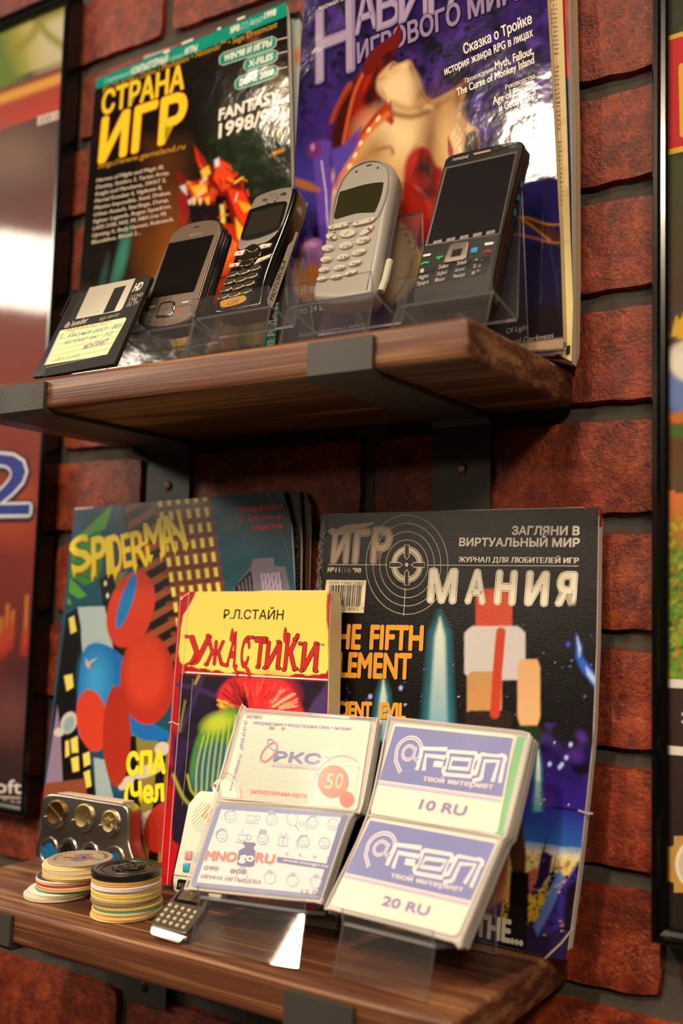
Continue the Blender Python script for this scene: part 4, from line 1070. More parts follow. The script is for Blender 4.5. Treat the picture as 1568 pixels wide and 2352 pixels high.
okey(762, 546, 13, 8, 10, '('); okey(799, 538, 20, 9.5, -10); okey(843, 532, 20, 6.5, -36)
m.build('keypad', cream, t)
kd.line([(791, 541), (797, 534), (800, 532)], 2.2, '#4fae8c'); kd.ell(847, 526, 4, 3, '#b0303a'); kd.build('key_print', MAT['print_matt'], t)
m = MB()
for q in ([(756, 527), (757, 522), (795, 512), (800, 516), (798, 523), (760, 530)], [(811, 520), (812, 515), (826, 510), (852, 503), (863, 501), (861, 508), (848, 515), (816, 522)]): pillow(m, spline(oput(f3, q), 4), -0.4, 1.6, 0.7, 0.1, n=48)
m.build('soft_keys', cream, t)
A = Art(f3, 1.65)
for u, v in ((763, 521), (786, 518), (821, 511), (849, 505)): A.ell(u, v, 1.6, 1.8, '#3a342c')
A.build('soft_key_print', MAT['print_matt'], t)
m = MB(); q = [f3.px(*p) for p in ((884, 584), (874, 630), (864, 668))]
m.tube([(q[0][0] + 0.4, q[0][1], -6), (q[0][0] + 0.8, q[0][1] - 6, -5.4), (q[1][0] + 0.8, q[1][1], -5), (q[2][0] + 0.2, q[2][1] + 3, -4.5)], 2.2, 10); m.build('side_rail', plain('cream_rail', '#bdb6a4', 0.4), t)
m = MB(); q = [f3.px(*p) for p in ((906, 410), (896, 476), (884, 548), (874, 600))]; m.tube([(p[0] + 0.02, p[1], -8.0) for p in q], 0.35, 6); m.build('seam', plain('seam_blue_grey', '#3a3844', 0.5), t)

# black wide-screen phone ---------------------------------------------------
f4 = Fr((-67.1, -82.0, 350.0), 0, 14, 0)
t = thing('mobile_phone', 'black phone with large blank screen and full keypad, nearest the shelf end', 'mobile phone', f4, 'old mobile phones on stands')
out = spline(oput(f4, [(948, 690), (946, 672), (952, 640), (970, 566), (1000, 446), (1014, 388), (1020, 366), (1032, 356), (1060, 347), (1130, 332), (1180, 321), (1196, 323), (1198, 338), (1188, 378), (1166, 470), (1146, 556), (1130, 640), (1124, 668), (1116, 680), (1060, 690), (970, 702)]), 4)
m = MB(); pillow(m, out, -13.0, -0.8, 1.2, 3.0, n=130); m.build('body', plain('e_phone_black', '#0f0e0d', 0.36, spec=0.4), t)
m = MB(); pillow(m, inset(resample(out, 130), -0.3), -5.6, -1.0, 1.6, 1.6, n=130); m.build('side_band', plain('brown_chrome', '#5a473c', 0.2, metal=0.8), t)
m = MB(); pillow(m, inset(resample(out, 130), 0.9), -1.2, 0, 0.6, 0.1, n=130); m.build('faceplate', plain('e_phone_face', '#100f0e', 0.42, spec=0.3), t)
m = MB(); m.prism(oput(f4, [(976, 566), (1022, 385), (1187, 347), (1148, 538)]), -0.2, 0.18, 0.1, 1); sc_ = m.build('screen_frame', plain('frame_silver', '#9a9088', 0.25, metal=0.8), t)
m = MB(); m.prism(oput(f4, [(981, 562), (1026, 388), (1184, 352), (1146, 536)]), 0.1, 0.3, 0.08, 1); m.build('screen', plain('e_phone_screen', '#1d1a1c', 0.16, spec=0.5), t)
A = Art(f4, 0.35)
A.text('TVPHONE', (1037, 371), (1074, 362), 6, '#c8c0b8', 0.01, it=0.2); A.text('NOKIA', (1152, 338), (1187, 330), 6, '#a8a098', 0.01); A.text('N871', (1170, 341), (1188, 337), 4.5, '#8a827a')
A.poly([(1087, 352), (1126, 343), (1127, 347), (1088, 356)], '#a89478'); A.ell(1140, 339, 8, 7, '#1d1c1d')
for k in range(5):
    u = 994 + k * 30.5; v = 561 - k * 5.5; A.poly([(u, v), (u + 2, v - 7), (u + 21, v - 11), (u + 19, v - 4)], '#8d8a88'); A.text('/\\', (u + 6, v - 2.5), (u + 15, v - 4.5), 4, '#1a1a1a', 0.02)
A.poly([(971, 590), (973, 585), (990, 582), (988, 587)], '#d8d4ce'); A.poly([(1113, 564), (1114, 558), (1134, 556), (1132, 561)], '#d8d4ce')
A.line([(967, 607), (975, 603), (985, 603)], 3.4, '#1fae4c'); A.line([(1002, 592), (1017, 589)], 3.4, '#1fae4c'); A.line([(1008, 592), (1008, 596)], 3.4, '#1fae4c')
A.poly([(1080, 581), (1083, 570), (1098, 568), (1095, 580)], '#1f86b8'); A.line([(1112, 580), (1120, 576), (1128, 578)], 4, '#a02c24')
for r_, row in enumerate((('1', '2abc', '3def', '• .'), ('4ghi', '5jkl', '6mno', '0 o'), ('7pqrs', '8tuv', '9wxyz', '# *'))):
    for c_, s_ in enumerate(row):
        u = 965 + c_ * 42 - r_ * 4; v = 627 + r_ * 15 - c_ * 8.5
        A.text(s_, (u, v), (u + 5 * len(s_) + 2, v - 1.2 * len(s_)), 9, '#b4b0a8', 0.01)
A.build('printed_marks', MAT['print_matt'], t)
m = MB()
for r_ in range(3):
    for c_ in range(4):
        u = 960 + c_ * 42 - r_ * 4; v = 631 + r_ * 15 - c_ * 8.5
        m.prism(oput(f4, [(u, v), (u + 3, v - 12), (u + 40, v - 20), (u + 37, v - 8)]), -0.2, 0.3, 0.25, 1)
m.build('keypad', plain('e_phone_keys', '#121111', 0.5, spec=0.25), t)
ok = oput(f4, [(1020, 605), (1022, 596), (1034, 566), (1040, 561), (1074, 555), (1078, 560), (1072, 594), (1066, 598), (1028, 605)]); m = MB(); pillow(m, ok, -0.2, 1.0, 0.5, 0.1, n=60); k_ = m.build('navigation_key', plain('pad_rose_silver', '#7e7067', 0.3, metal=0.6), t)
m = MB(); m.prism(oput(f4, [(1036, 593), (1042, 576), (1064, 572), (1059, 589)]), 0.8, 1.3, 0.2, 1); m.build('centre_button', 'black_plastic', k_)
m = MB()
for v_ in (405, 435, 470):
    a_, b_ = f4.px(1196 - (v_ - 350) * 0.235, v_); m.box(a_ - 0.6, a_ + 0.5, b_ - 2.2, b_ + 2.2, -9.2, -7.2, 0.2, 1)
m.build('side_keys', plain('side_key_teal', '#1d5a70', 0.3), t)
# ================================================================== lower shelf: magazines and books
# glossy black games magazine -----------------------------------------------
fi = Fr((-186.3, -33.0, 0.4), 0, 5.0, -0.6)
P = Paint('#0e0b0c')
rr = random.Random(21)
P.vgrad(1540, 1700, '#100c16', '#3a2496', u0=1130, slope=0.12); P.noise(0.8, cols='#120c1c', seed=31, lo=40, hi=130, box=(1120, 1560, 1400, 1790)); P.noise(0.7, cols='#4a2a86', seed=33, lo=50, hi=150, box=(1180, 1660, 1400, 1900))
P.vgrad(1690, 1775, '#2c2a96', '#2f66c0', u0=1130, slope=0.13); P.vgrad(1775, 1800, '#6a9ad0', '#f0e6c8', u0=1130, slope=0.13); P.vgrad(1800, 1885, '#ecdc9c', '#d8b840', u0=1100, slope=0.13); P.vgrad(1885, 1960, '#d8b23a', '#c8a030', u0=1100, slope=0.13); P.vgrad(1960, 2300, '#2a1a4a', '#120c14', u0=1080, slope=0.13)
P.noise(0.7, cols='#a87838', seed=35, lo=14, hi=60, box=(1180, 1945, 1370, 2020))
P.poly([(1085, 1950), (1170, 1940), (1150, 2110), (1100, 2090)], '#4a2a6a', 6); P.poly([(1195, 2010), (1236, 1992), (1225, 2060), (1200, 2040)], '#b8603c', 6); P.noise(1.3, cols='#1a1030', seed=37, lo=10, hi=40, box=(1120, 2020, 1345, 2160)); P.poly([(1150, 1940), (1165, 1935), (1168, 2060), (1120, 2090)], '#d0804a', 8, 0.7)
P.poly([(1258, 1915), (1250, 1955), (1268, 1965), (1262, 2010), (1225, 2060), (1240, 1970)], '#2a1650', 4); P.poly([(1278, 1960), (1272, 2000), (1282, 2012), (1250, 2060)], '#1c1230', 4)
P.poly([(1345, 1955), (1320, 1990), (1280, 2050), (1240, 2140), (1260, 2150), (1340, 2080)], '#3a2a8a', 8); P.noise(1.2, cols='#1a1236', seed=39, lo=8, hi=30, box=(1230, 1990, 1345, 2160)); P.poly([(1284, 1995), (1296, 2015), (1270, 2080), (1235, 2150), (1225, 2130)], '#5a78c8', 6); P.poly([(1300, 2040), (1350, 2000), (1330, 2130), (1290, 2150)], '#181024', 10)
for k in range(40): P.ell(rr.uniform(1180, 1350), rr.uniform(1945, 2150), rr.uniform(1.5, 4), rr.uniform(1, 2.5), rr.choice(['#e0d8c0', '#7a7ac8', '#c8a040', '#2a1a40']), 0.6)
for u0, v0, v1, w_ in ((1010, 1412, 1710, 46), (880, 1552, 1700, 30), (1236, 1716, 1865, 17)):
    P.poly([(u0, v0 - 8), (u0 + w_ * .5, v0 + 40), (u0 + w_ * .72, v1), (u0 - w_ * .95, v1), (u0 - w_ * .5, v0 + 40)], '#2f7a8c', w_ * .45, 0.9)
    P.poly([(u0, v0 + 6), (u0 + w_ * .25, v0 + 50), (u0 + w_ * .4, v1), (u0 - w_ * .62, v1), (u0 - w_ * .25, v0 + 50)], '#e6ecd8', w_ * .2, col2='#5aa0c0')
P.poly([(1322, 1455), (1335, 1480), (1338, 1510), (1368, 1550), (1368, 1582), (1335, 1540), (1322, 1510)], '#2a5ac8', 7); P.poly([(1325, 1462), (1333, 1490), (1330, 1508)], '#c8dcf0', 6); P.poly([(1345, 1530), (1367, 1556), (1367, 1575), (1348, 1550)], '#a8c8f0', 6); P.ell(1304, 1480, 5, 6, '#3a4ac0', 1)
for k in range(110):
    u, v = rr.uniform(790, 1360), rr.uniform(1420, 1880)
    if v < 1440 and u < 1000: continue
    P.ell(u, v, rr.uniform(.9, 2.2), rr.uniform(.9, 2.2), rr.choice(['#e8e8f0', '#6a7ad0', '#8a80c8', '#4a4aa0']), 0.7)
for u, v in ((1290, 1756), (1262, 1755), (1285, 1762), (1300, 1740), (1310, 1710), (1180, 1545), (920, 1580), (850, 1600)): P.ell(u, v, 4, 5, '#b8c8ff', 1.1)
P.ell(1215, 1688, 30, 28, '#16301c', 0.25)
# plain stand-in for the cover figure: stacked rounded patches in its colours
for u, v, ru, rv, c_ in ((1134, 1404, 42, 52, '#c8482a'), (1136, 1500, 70, 62, '#cfcac8'), (1112, 1596, 40, 54, '#c8945c'), (1122, 1652, 54, 20, '#2a1c18'), (1214, 1590, 26, 76, '#e0b07a')):
    P.poly([(u + ru * max(-1, min(1, 1.25 * math.cos(t_))), v + rv * max(-1, min(1, 1.25 * math.sin(t_)))) for t_ in np.linspace(0, 2 * math.pi, 40, endpoint=False)], c_, 5)
P.line([(1150, 1452), (1142, 1540), (1136, 1640)], 22, '#c8402a', 4)
P.poly([(1185, 1858), (1200, 1900), (1208, 1960), (1206, 2010), (1176, 2010), (1166, 1940), (1168, 1890)], '#4a2c1a', 5); P.poly([(1172, 2000), (1214, 2005), (1212, 2110), (1205, 2200), (1150, 2190), (1168, 2080)], '#0c0a0b', 4)


def art_igro(A):
    si = '#a8917a'; cr = '#efe4cc'
    A.poly([(751, 1220), (760, 1213), (775, 1215), (792, 1206), (820, 1203), (846, 1201), (858, 1199), (858, 1203), (836, 1213), (812, 1222), (780, 1229), (762, 1229)], si)
    for s_, x0, x1, yb, h in (('И', 758, 800, 1291, 66), ('Г', 808, 846, 1291, 72), ('Р', 850, 897, 1290, 75)):
        A.text(s_, (x0 + 4, yb), (x1 - 4, yb), h, si, 0.075); A.text(s_, (x0 + 4, yb), (x1 - 4, yb), h, '#120d0c', 0.05); A.text(s_, (x0 + 4, yb), (x1 - 4, yb), h, si, 0.035)
    for rx, ry in ((48, 57), (63, 76), (78, 95), (94, 114)): A.ring(934.5, 1297, rx, ry, 1.5, '#b9a88e')
    A.ring(934.5, 1297, 30, 35, 13, '#d9cbb0'); A.ring(934.5, 1297, 26.5, 31, 1.2, '#1a1412'); A.ring(934.5, 1297, 34, 40, 1.2, '#1a1412')
    for q in ([(895, 1292), (918, 1292), (924, 1297), (918, 1303), (895, 1303)], [(975, 1292), (951, 1292), (944, 1297), (951, 1303), (975, 1303)], [(929, 1344), (929, 1315), (934, 1308), (939, 1315), (939, 1344)], [(929, 1252), (940, 1252), (940, 1278), (935, 1285), (929, 1278)]):
        A.poly(q, '#2a211c'); A.line(q, 1.6, '#d9cbb0', closed=True)
    A.ell(934, 1297, 4, 4.5, '#d9cbb0')
    A.line([(754, 1297), (890, 1297.5)], 1.4, '#b9a88e'); A.line([(980, 1298), (1328, 1300)], 1.4, '#d0c3aa'); A.line([(931, 1350), (927, 1415)], 1.6, '#c8baa0')
    for s_, x0, x1, b0, b1 in (('М', 980, 1048, 1385, 1387), ('А', 1066, 1116, 1387, 1389), ('Н', 1134, 1184, 1389, 1391), ('И', 1204, 1258, 1391, 1393), ('Я', 1274, 1322, 1392, 1394)):
        for bo, c in ((0.08, cr), (0.05, '#2a1c1c'), (0.036, cr)): A.text(s_, (x0 + 5, b0 - 5), (x1 - 5, b1 - 5), 70, c, bo)
    A.text('ЗАГЛЯНИ В', (1176, 1228), (1330, 1229), 19, '#d9cfbe', 0.05); A.text('ВИРТУАЛЬНЫЙ МИР', (1055, 1254), (1330, 1256), 18, '#d9cfbe', 0.05); A.text('ЖУРНАЛ ДЛЯ ЛЮБИТЕЛЕЙ ИГР', (1054, 1291), (1328, 1294), 12, '#e6dccb', 0.05)
    A.text('№11', (753, 1314), (780, 1314.5), 11, '#d9cbb0', 0.04); A.text('(14)', (785, 1314.5), (806, 1315), 11, '#8f8270', 0.0); A.text('’98', (810, 1315), (829, 1315.5), 11, '#d9cbb0', 0.04)
    A.poly([(750, 1332), (842, 1333), (836, 1408), (742, 1406)], '#e6d6b4')
    A.text('ISSN 1560-2583', (758, 1342), (834, 1343.5), 7.5, '#2a241e', 0.005); A.text('258002', (788, 1402), (825, 1402.5), 8.5, '#2a241e'); A.text('>', (830, 1401), (838, 1401), 8, '#2a241e')
    u = 758
    while u < 832:
        w_ = random.choice([1, 1.4, 2, 3]); A.line([(u, 1344), (u - 4, 1393)], w_, '#2c2a3a'); u += w_ + random.choice([1, 1.3, 2])
    og = '#e8a02a'
    A.text('THE', (745, 1488), (827, 1490), 56, og, 0.042); A.text('FIFTH', (851, 1490), (970, 1493), 56, og, 0.042)
    A.text('ELEMENT', (757, 1553), (943, 1559), 57, og, 0.042)
    A.text('ANCIENT', (735, 1645), (853, 1649), 36, og, 0.06); A.text('EVIL', (875, 1649), (931, 1651), 36, og, 0.06)
    A.text('THE...', (1092, 2147), (1200, 2170), 52, '#d8d0c2', 0.05)
    A.line([(1251, 2202), (1290, 2165), (1318, 2130)], 4, '#a39788'); A.line([(1328, 1861), (1350, 1868), (1362, 1868)], 4, '#b8acb0')
    for k in range(70):
        v = random.uniform(1185, 1400); t_ = (v - 1180) / 150; A.line([(740 - 11 * t_ + random.uniform(-3, 14), v), (740 - 11 * t_ + random.uniform(-3, 14), v + random.uniform(4, 22))], random.uniform(.4, 1.1), '#8f8474')


ti, _ = book('magazine', 'glossy black magazine with target logo and orange headline, tallest on the lower shelf', 'magazine', fi,
     [(738, 1180), (727, 1330), (702, 1560), (629, 2053)], [(1374, 1165), (1369, 1480), (1360, 1700), (1333, 1960), (1300, 2207)], art_igro, P, 6.5, mat='print_satin', pages='paper_white', back='#3a3634', res=0.8, inset=(0, -0.3))

er = plain('edge_red', '#c02a24', 0.6); rj, cj = fi.px(1374, 1168, 0), fi.px(1372, 1216, 0)
m = MB(); m.box(min(rj[0], cj[0]) - 1.0, max(rj[0], cj[0]) + .45, cj[1], rj[1] - .8, -5.0, -.6); m.build('red_page_edge', er, ti)
rj, cj = fi.px(1308, 2128, 0), fi.px(1300, 2203, 0)
m = MB(); m.prism([(cj[0] - 1, cj[1] + .3), (cj[0] + .5, cj[1] + .3), (rj[0] + .5, rj[1]), (rj[0] - 1, rj[1])], -4.0, -.6); m.build('red_page_edge', er, ti)

# sticker album ------------------------------------------------------------
fa = Fr((-417.3, -35.5, 0.4), 0, 5.0, 1.2)
P = Paint('#1c4a60'); P.vgrad(1120, 1420, '#1c4458', '#1a4c5c')
P.ell(640, 1180, 60, 80, '#122c34', 1.3)  # shade below the upper shelf, painted into the cover's corner
P.poly([(258, 1158), (242, 1215), (214, 1225), (166, 1256), (172, 1238)], '#4e9a34', 2); P.poly([(165, 1258), (230, 1222), (235, 1300), (225, 1330), (195, 1345), (160, 1322)], '#3f8430', 2)
for k in range(5): P.line([(168, 1262 + 14 * k), (232, 1300 + 8 * k)], 2, '#1e4a1e', 1.5)
P.poly([(160, 1325), (200, 1368), (180, 1375), (158, 1360)], '#4e9a34', 2); P.poly([(156, 1370), (166, 1388), (154, 1388)], '#4e9a34', 2)
# towers
P.poly([(277, 1158), (352, 1147), (420, 1440), (440, 1560), (340, 1560), (325, 1400), (292, 1220)], '#15110f', 1.5)
for k in range(11): P.poly([(285 + 7 * k, 1205 + 36 * k - 40), (351 + 7.5 * k, 1165 + 36 * k - 40), (353 + 7.5 * k, 1182 + 36 * k - 40), (288 + 7 * k, 1222 + 36 * k - 40)], '#8f4a2a', 1.5)
P.poly([(348, 1148), (482, 1138), (525, 1420), (420, 1470)], '#6c3620', 1.5)
for r_ in range(9):
    for c_ in range(6):
        u = 361 + c_ * 20.5 + r_ * 5.2; v = 1152 + r_ * 34.5 - c_ * 2.4
        P.poly([(u, v - 9), (u + 9, v - 10), (u + 12, v + 11), (u + 3, v + 12)], '#e0d260', 1.4)
    P.line([(352 + 5.6 * r_, 1172 + 34.5 * r_), (486 + 5 * r_, 1158 + 34.5 * r_)], 1.2, '#3a1c12', 1.2); P.line([(351 + 5.6 * r_, 1180 + 34.5 * r_), (486 + 5 * r_, 1166 + 34.5 * r_)], 9, '#7a3e24', 2)
P.poly([(536, 1350), (578, 1300), (580, 1284), (628, 1280), (630, 1300), (655, 1302), (668, 1365), (540, 1365)], '#6e6672', 1.5); P.poly([(538, 1348), (576, 1308), (586, 1362), (540, 1362)], '#1a1618', 1.5); P.poly([(598, 1318), (642, 1314), (650, 1365), (604, 1365)], '#a394b8', 1.5)
for k in range(6): P.line([(604 + 8 * k, 1318 - k * .6), (610 + 8 * k, 1364)], 1.5, '#2a2428', 1.2)
for k in range(5): P.line([(548 + 8 * k, 1345 - 7 * k), (552 + 8 * k, 1362)], 2.5, '#7a7084', 1.2)
P.poly([(228, 1330), (262, 1310), (300, 1480), (280, 1560), (240, 1420)], '#14100f', 1.5); P.ell(242, 1340, 3.4, 6, '#ddd6c4', 0.3); P.ell(247, 1368, 3.2, 6, '#ddd6c4', 0.3); P.poly([(258, 1318), (292, 1312), (268, 1350)], '#7a7238', 2)
P.poly([(178, 1395), (240, 1392), (262, 1500), (190, 1500)], '#a8bcc0', 1.5)
P.poly([(152, 1412), (178, 1396), (186, 1440), (190, 1620), (215, 1800), (225, 1860), (100, 1860), (128, 1600)], '#120f0f', 1.5)
P.poly([(158, 1420), (170, 1414), (176, 1450), (162, 1456)], '#e6d660', 1.2); P.poly([(147, 1552), (166, 1548), (169, 1578), (153, 1588)], '#e6d660', 1.2)
P.poly([(132, 1620), (139, 1690), (144, 1795), (105, 1800)], '#8f7a9a', 1.5)
P.ell(158, 1660, 18, 26, '#c8c4b8', 0.15, 20); P.ell(158, 1664, 12, 20, '#8aa4ac', 0.5, 20); P.ell(135, 1682, 12, 10, '#c8c4b8', 0.2)
for q in ([(150, 1702), (158, 1700), (160, 1735), (150, 1740)], [(162, 1698), (178, 1690), (180, 1728), (165, 1730)], [(163, 1742), (180, 1736), (182, 1770), (167, 1774)], [(190, 1732), (205, 1726), (208, 1755), (193, 1762)], [(192, 1774), (206, 1768), (210, 1806), (198, 1810)]): P.poly(q, '#e6d660', 1.4)
P.poly([(100, 1800), (195, 1788), (200, 1830), (100, 1850)], '#8a4a30', 2); P.poly([(215, 1740), (240, 1745), (262, 1840), (222, 1850)], '#9ab0b8', 2)
P.poly([(300, 1670), (410, 1690), (410, 2000), (320, 2000), (322, 1850)], '#8a7a34', 2); P.poly([(280, 1690), (312, 1690), (330, 1980), (290, 1980)], '#14110f', 2); P.poly([(365, 1680), (385, 1685), (362, 1980), (340, 1980)], '#14110f', 2)
P.ell(340, 1770, 40, 14, '#c8c4b8', 0.15, -20); P.ell(372, 1720, 18, 16, '#c8c4b8', 0.15, -30); P.ell(290, 1798, 22, 12, '#c8c4b8', 0.15, -40); P.ell(345, 1880, 22, 18, '#c8c4b8', 0.12); P.ell(340, 1905, 26, 14, '#a8bcc4', 0.15)
# plain stand-in for the cover figure: overlapping rounded patches in its red and blue
P.poly([(195, 1490), (240, 1480), (300, 1530), (330, 1640), (400, 1690), (330, 1700), (260, 1660), (190, 1700), (176, 1640), (182, 1560)], '#1a6ab4', 3, sm=5); P.ell(220, 1560, 30, 60, '#3a9ad8', 1.3)
P.ell(338, 1560, 62, 104, '#b03020', 0.04); P.ell(334, 1540, 46, 80, '#cc4028', 0.5); P.ell(300, 1400, 52, 90, '#c83c26', 0.05, 16); P.ell(290, 1380, 14, 66, '#1a78c0', 0.15, 18)
P.ell(212, 1655, 36, 72, '#cc4028', 0.06, -8); P.ell(268, 1690, 32, 116, '#a82e1e', 0.05, 0); P.ell(372, 1900, 40, 60, '#b03020', 0.06, 20)


def art_album(A):
    y_, r_ = '#e8d22c', '#c8341e'
    for s_, x0, x1, b0, b1, h in (('S', 168, 214, 1318, 1300, 84), ('P', 212, 246, 1322, 1316, 92), ('I', 247, 258, 1318, 1316, 90), ('D', 259, 284, 1318, 1312, 94), ('E', 285, 306, 1304, 1298, 82), ('R', 307, 342, 1306, 1296, 90), ('M', 338, 380, 1288, 1276, 92), ('A', 374, 407, 1275, 1264, 90), ('N', 398, 432, 1266, 1250, 92)):
        A.text(s_, (x0, b0), (x1 - 2.5, b1), h, y_, 0.022, shadow=(0.9, -0.5, r_, 0.0), it=-0.06)
    for x, y in ((172, 1322), (214, 1330), (251, 1322), (266, 1328), (312, 1312), (338, 1300), (348, 1290), (372, 1284), (404, 1270), (430, 1262)): A.poly([(x - 5, y - 14), (x + 5, y - 16), (x - 2, y + 8)], y_)
    A.poly([(327, 1249), (340, 1243), (342, 1252), (330, 1258)], r_); A.poly([(325, 1247), (338, 1241), (339, 1250), (328, 1255)], y_)
    rd = '#c83028'
    A.text('Стикер-альбом', (541, 1179), (648, 1169), 14, rd, 0.035); A.text('с   красочным', (551, 1200), (648, 1191), 12, rd, 0.035); A.text('плакатом', (580, 1219), (649, 1212), 12, rd, 0.035)
    A.text('СПА', (293, 1779), (379, 1774), 49, '#f0e030', 0.07); A.text('(Чел', (288, 1848), (376, 1838), 48, '#f0e030', 0.06)
    A.line([(172, 1169), (215, 1166)], 2.5, '#c8c4b8'); A.poly([(196, 1510), (204, 1520), (214, 1514), (226, 1512), (210, 1524), (206, 1538), (198, 1530)], '#b8b4a4')
    A.line([(612, 1130), (640, 1180), (650, 1230), (668, 1290)], 0.8, '#6a7a7c')


ta, _ = book('sticker_album', 'sticker album with yellow jagged title over night city towers, left end of lower shelf', 'sticker album', fa,
     [(172, 1168), (150, 1360), (128, 1560), (87, 1947)], [(650, 1127), (667, 1200), (675, 1350), (655, 1700), (622, 2026)], art_album, P, 3.0, mat='print', pages='paper_white', back='#20262a', res=0.8)

fd = Fr((-417.3, -31.4, 0.4), 0, 5.0, 1.2)
P = Paint('#0b0c14'); P.ell(688, 1128, 10, 12, '#1c1c50', 1)
def art_dark(A):
    A.text('НОВЫЕ ИГРЫ', (686, 1372), (681, 1180), 8, '#4a5478', 0.0, top=(674, 1372)); A.line([(681, 1130), (679, 1162), (672, 1160)], 1, '#5a5464')
book('booklet', 'dark blue booklet showing only its edge behind the sticker album', 'booklet', fd,
     [(430, 1148), (420, 1500), (400, 2000)], [(684, 1127), (690, 1240), (689, 1360), (640, 1700), (590, 1990)], art_dark, P, 3.0, mat='print', pages='paper', back='#0d0d14', res=2.0)
fd = Fr((-417.3, -27.4, 0.4), 0, 5.0, 1.2)
P = Paint('#0a0808'); P.line([(705, 1160), (702, 1400)], 5, '#5a3008', 5)
book('booklet', 'black booklet with a brown stripe against the bricks behind the sticker album', 'booklet', fd,
     [(450, 1150), (440, 1500), (420, 2000)], [(700, 1128), (714, 1160), (709, 1360), (640, 1700), (590, 1990)], lambda A: None, P, 2.0, mat='print', pages='paper', back='#0d0b0b', res=2.0)

# paperback -----------------------------------------------------------------
fp = Fr((-277.9, -54.5, 0.4), 0, 6.0, 0.6)
P = Paint('#b01822')
Y = [(451, 1357), (757, 1356), (752, 1375), (750, 1410), (753, 1450), (755, 1535), (748, 1546), (730, 1549), (705, 1551), (694, 1548), (680, 1547), (664, 1552), (640, 1551), (610, 1548), (600, 1550), (570, 1545), (548, 1540), (530, 1546), (516, 1545), (500, 1538), (486, 1541), (470, 1534), (456, 1536), (440, 1529), (424, 1530), (414, 1520), (410, 1500), (416, 1440), (421, 1412), (432, 1396), (444, 1374)]
P.poly(Y, '#f2dc66', 1.4)
P.poly([(414, 1548), (753, 1566), (748, 1700), (700, 2080), (385, 2030), (396, 1880), (404, 1800), (408, 1650)], '#241a2e', 3); P.noise(0.6, cols='#1a1016', seed=41, lo=40, hi=120, box=(385, 1560, 760, 2100))
P.poly([(750, 1566), (752, 1600), (748, 1648), (700, 1650), (720, 1610), (738, 1588)], '#4a3468', 8); P.line([(408, 1572), (450, 1580), (500, 1600)], 10, '#3e2c58', 8); P.line([(470, 1545), (440, 1620), (415, 1680)], 8, '#3e2c58', 8); P.line([(457, 1552), (448, 1570)], 5, '#b0a030', 5); P.line([(425, 1610), (412, 1680)], 4, '#8c8430', 4); P.poly([(396, 1690), (440, 1700), (420, 1760), (396, 1800)], '#2e2046', 10)
# hairy plume and striped collar
P.poly([(500, 1600), (520, 1565), (560, 1552), (620, 1556), (660, 1572), (690, 1620), (690, 1660), (560, 1680), (520, 1660)], '#d82a30', 10, sm=4); P.ell(620, 1600, 50, 44, '#e83238', 1.2)
rb = random.Random(8)
for k in range(90):
    a = rb.uniform(2.5, 5.2) if k % 3 else rb.uniform(5.2, 6.6); r0, r1 = rb.uniform(40, 60), rb.uniform(75, 100)
    cx, cy = 590, 1640
    c = '#c8c83a' if a < 3.6 else ('#8a2026' if a < 4.2 else ('#d83034' if a < 5.4 else '#e8b890'))
    P.line([(cx + r0 * math.cos(a), cy + r0 * .8 * math.sin(a)), (cx + r1 * math.cos(a), cy + r1 * math.sin(a) * .95)], rb.uniform(2, 4), c, 3)
for k in range(70):
    a = rb.uniform(2.8, 6.3); r0 = rb.uniform(30, 70); r1 = r0 + rb.uniform(12, 36); P.line([(592 + r0 * math.cos(a), 1645 + r0 * .85 * math.sin(a)), (592 + r1 * math.cos(a + .08), 1645 + r1 * .9 * math.sin(a + .08))], 2, rb.choice(['#e84a44', '#b01c24', '#f06a50', '#c8242c']), 2)
for k in range(16):
    a = rb.uniform(3.4, 4.5); P.line([(575, 1650), (575 + 75 * math.cos(a) * rb.uniform(.5, 1), 1650 + 80 * math.sin(a) * rb.uniform(.5, 1))], 3, '#1a0c0e', 4, 0.8)
P.poly([(495, 1640), (530, 1625), (560, 1650), (545, 1720), (540, 1800), (500, 1830), (460, 1830), (440, 1800), (436, 1765), (450, 1700), (470, 1662)], '#4a8a3a', 8, sm=4); P.poly([(455, 1720), (500, 1700), (545, 1710), (530, 1820), (460, 1830), (440, 1800)], '#1e5a86', 16, 0.85); P.ell(500, 1660, 34, 20, '#b8c83a', 1.0, -20)
for k in range(8): P.line([(470 + 12 * k - 20, 1830 - 8 * k), (452 + 14 * k, 1760 - 10 * k), (468 + 12 * k, 1690 - 8 * k)], 4, '#c0c44c', 3, 0.8, sm=3)
P.line([(398, 1780), (420, 1830), (440, 1852)], 6, '#a8b038', 6, sm=3); P.line([(430, 1780), (438, 1815), (450, 1830)], 4, '#b8c040', 4)
P.poly([(384, 1850), (393, 1880), (396, 1930), (410, 1940), (392, 2030), (362, 2030), (372, 1900)], '#b8141e', 3); P.poly([(752, 1360), (757, 1365), (755, 1450), (750, 1430), (749, 1390)], '#c23030', 2)


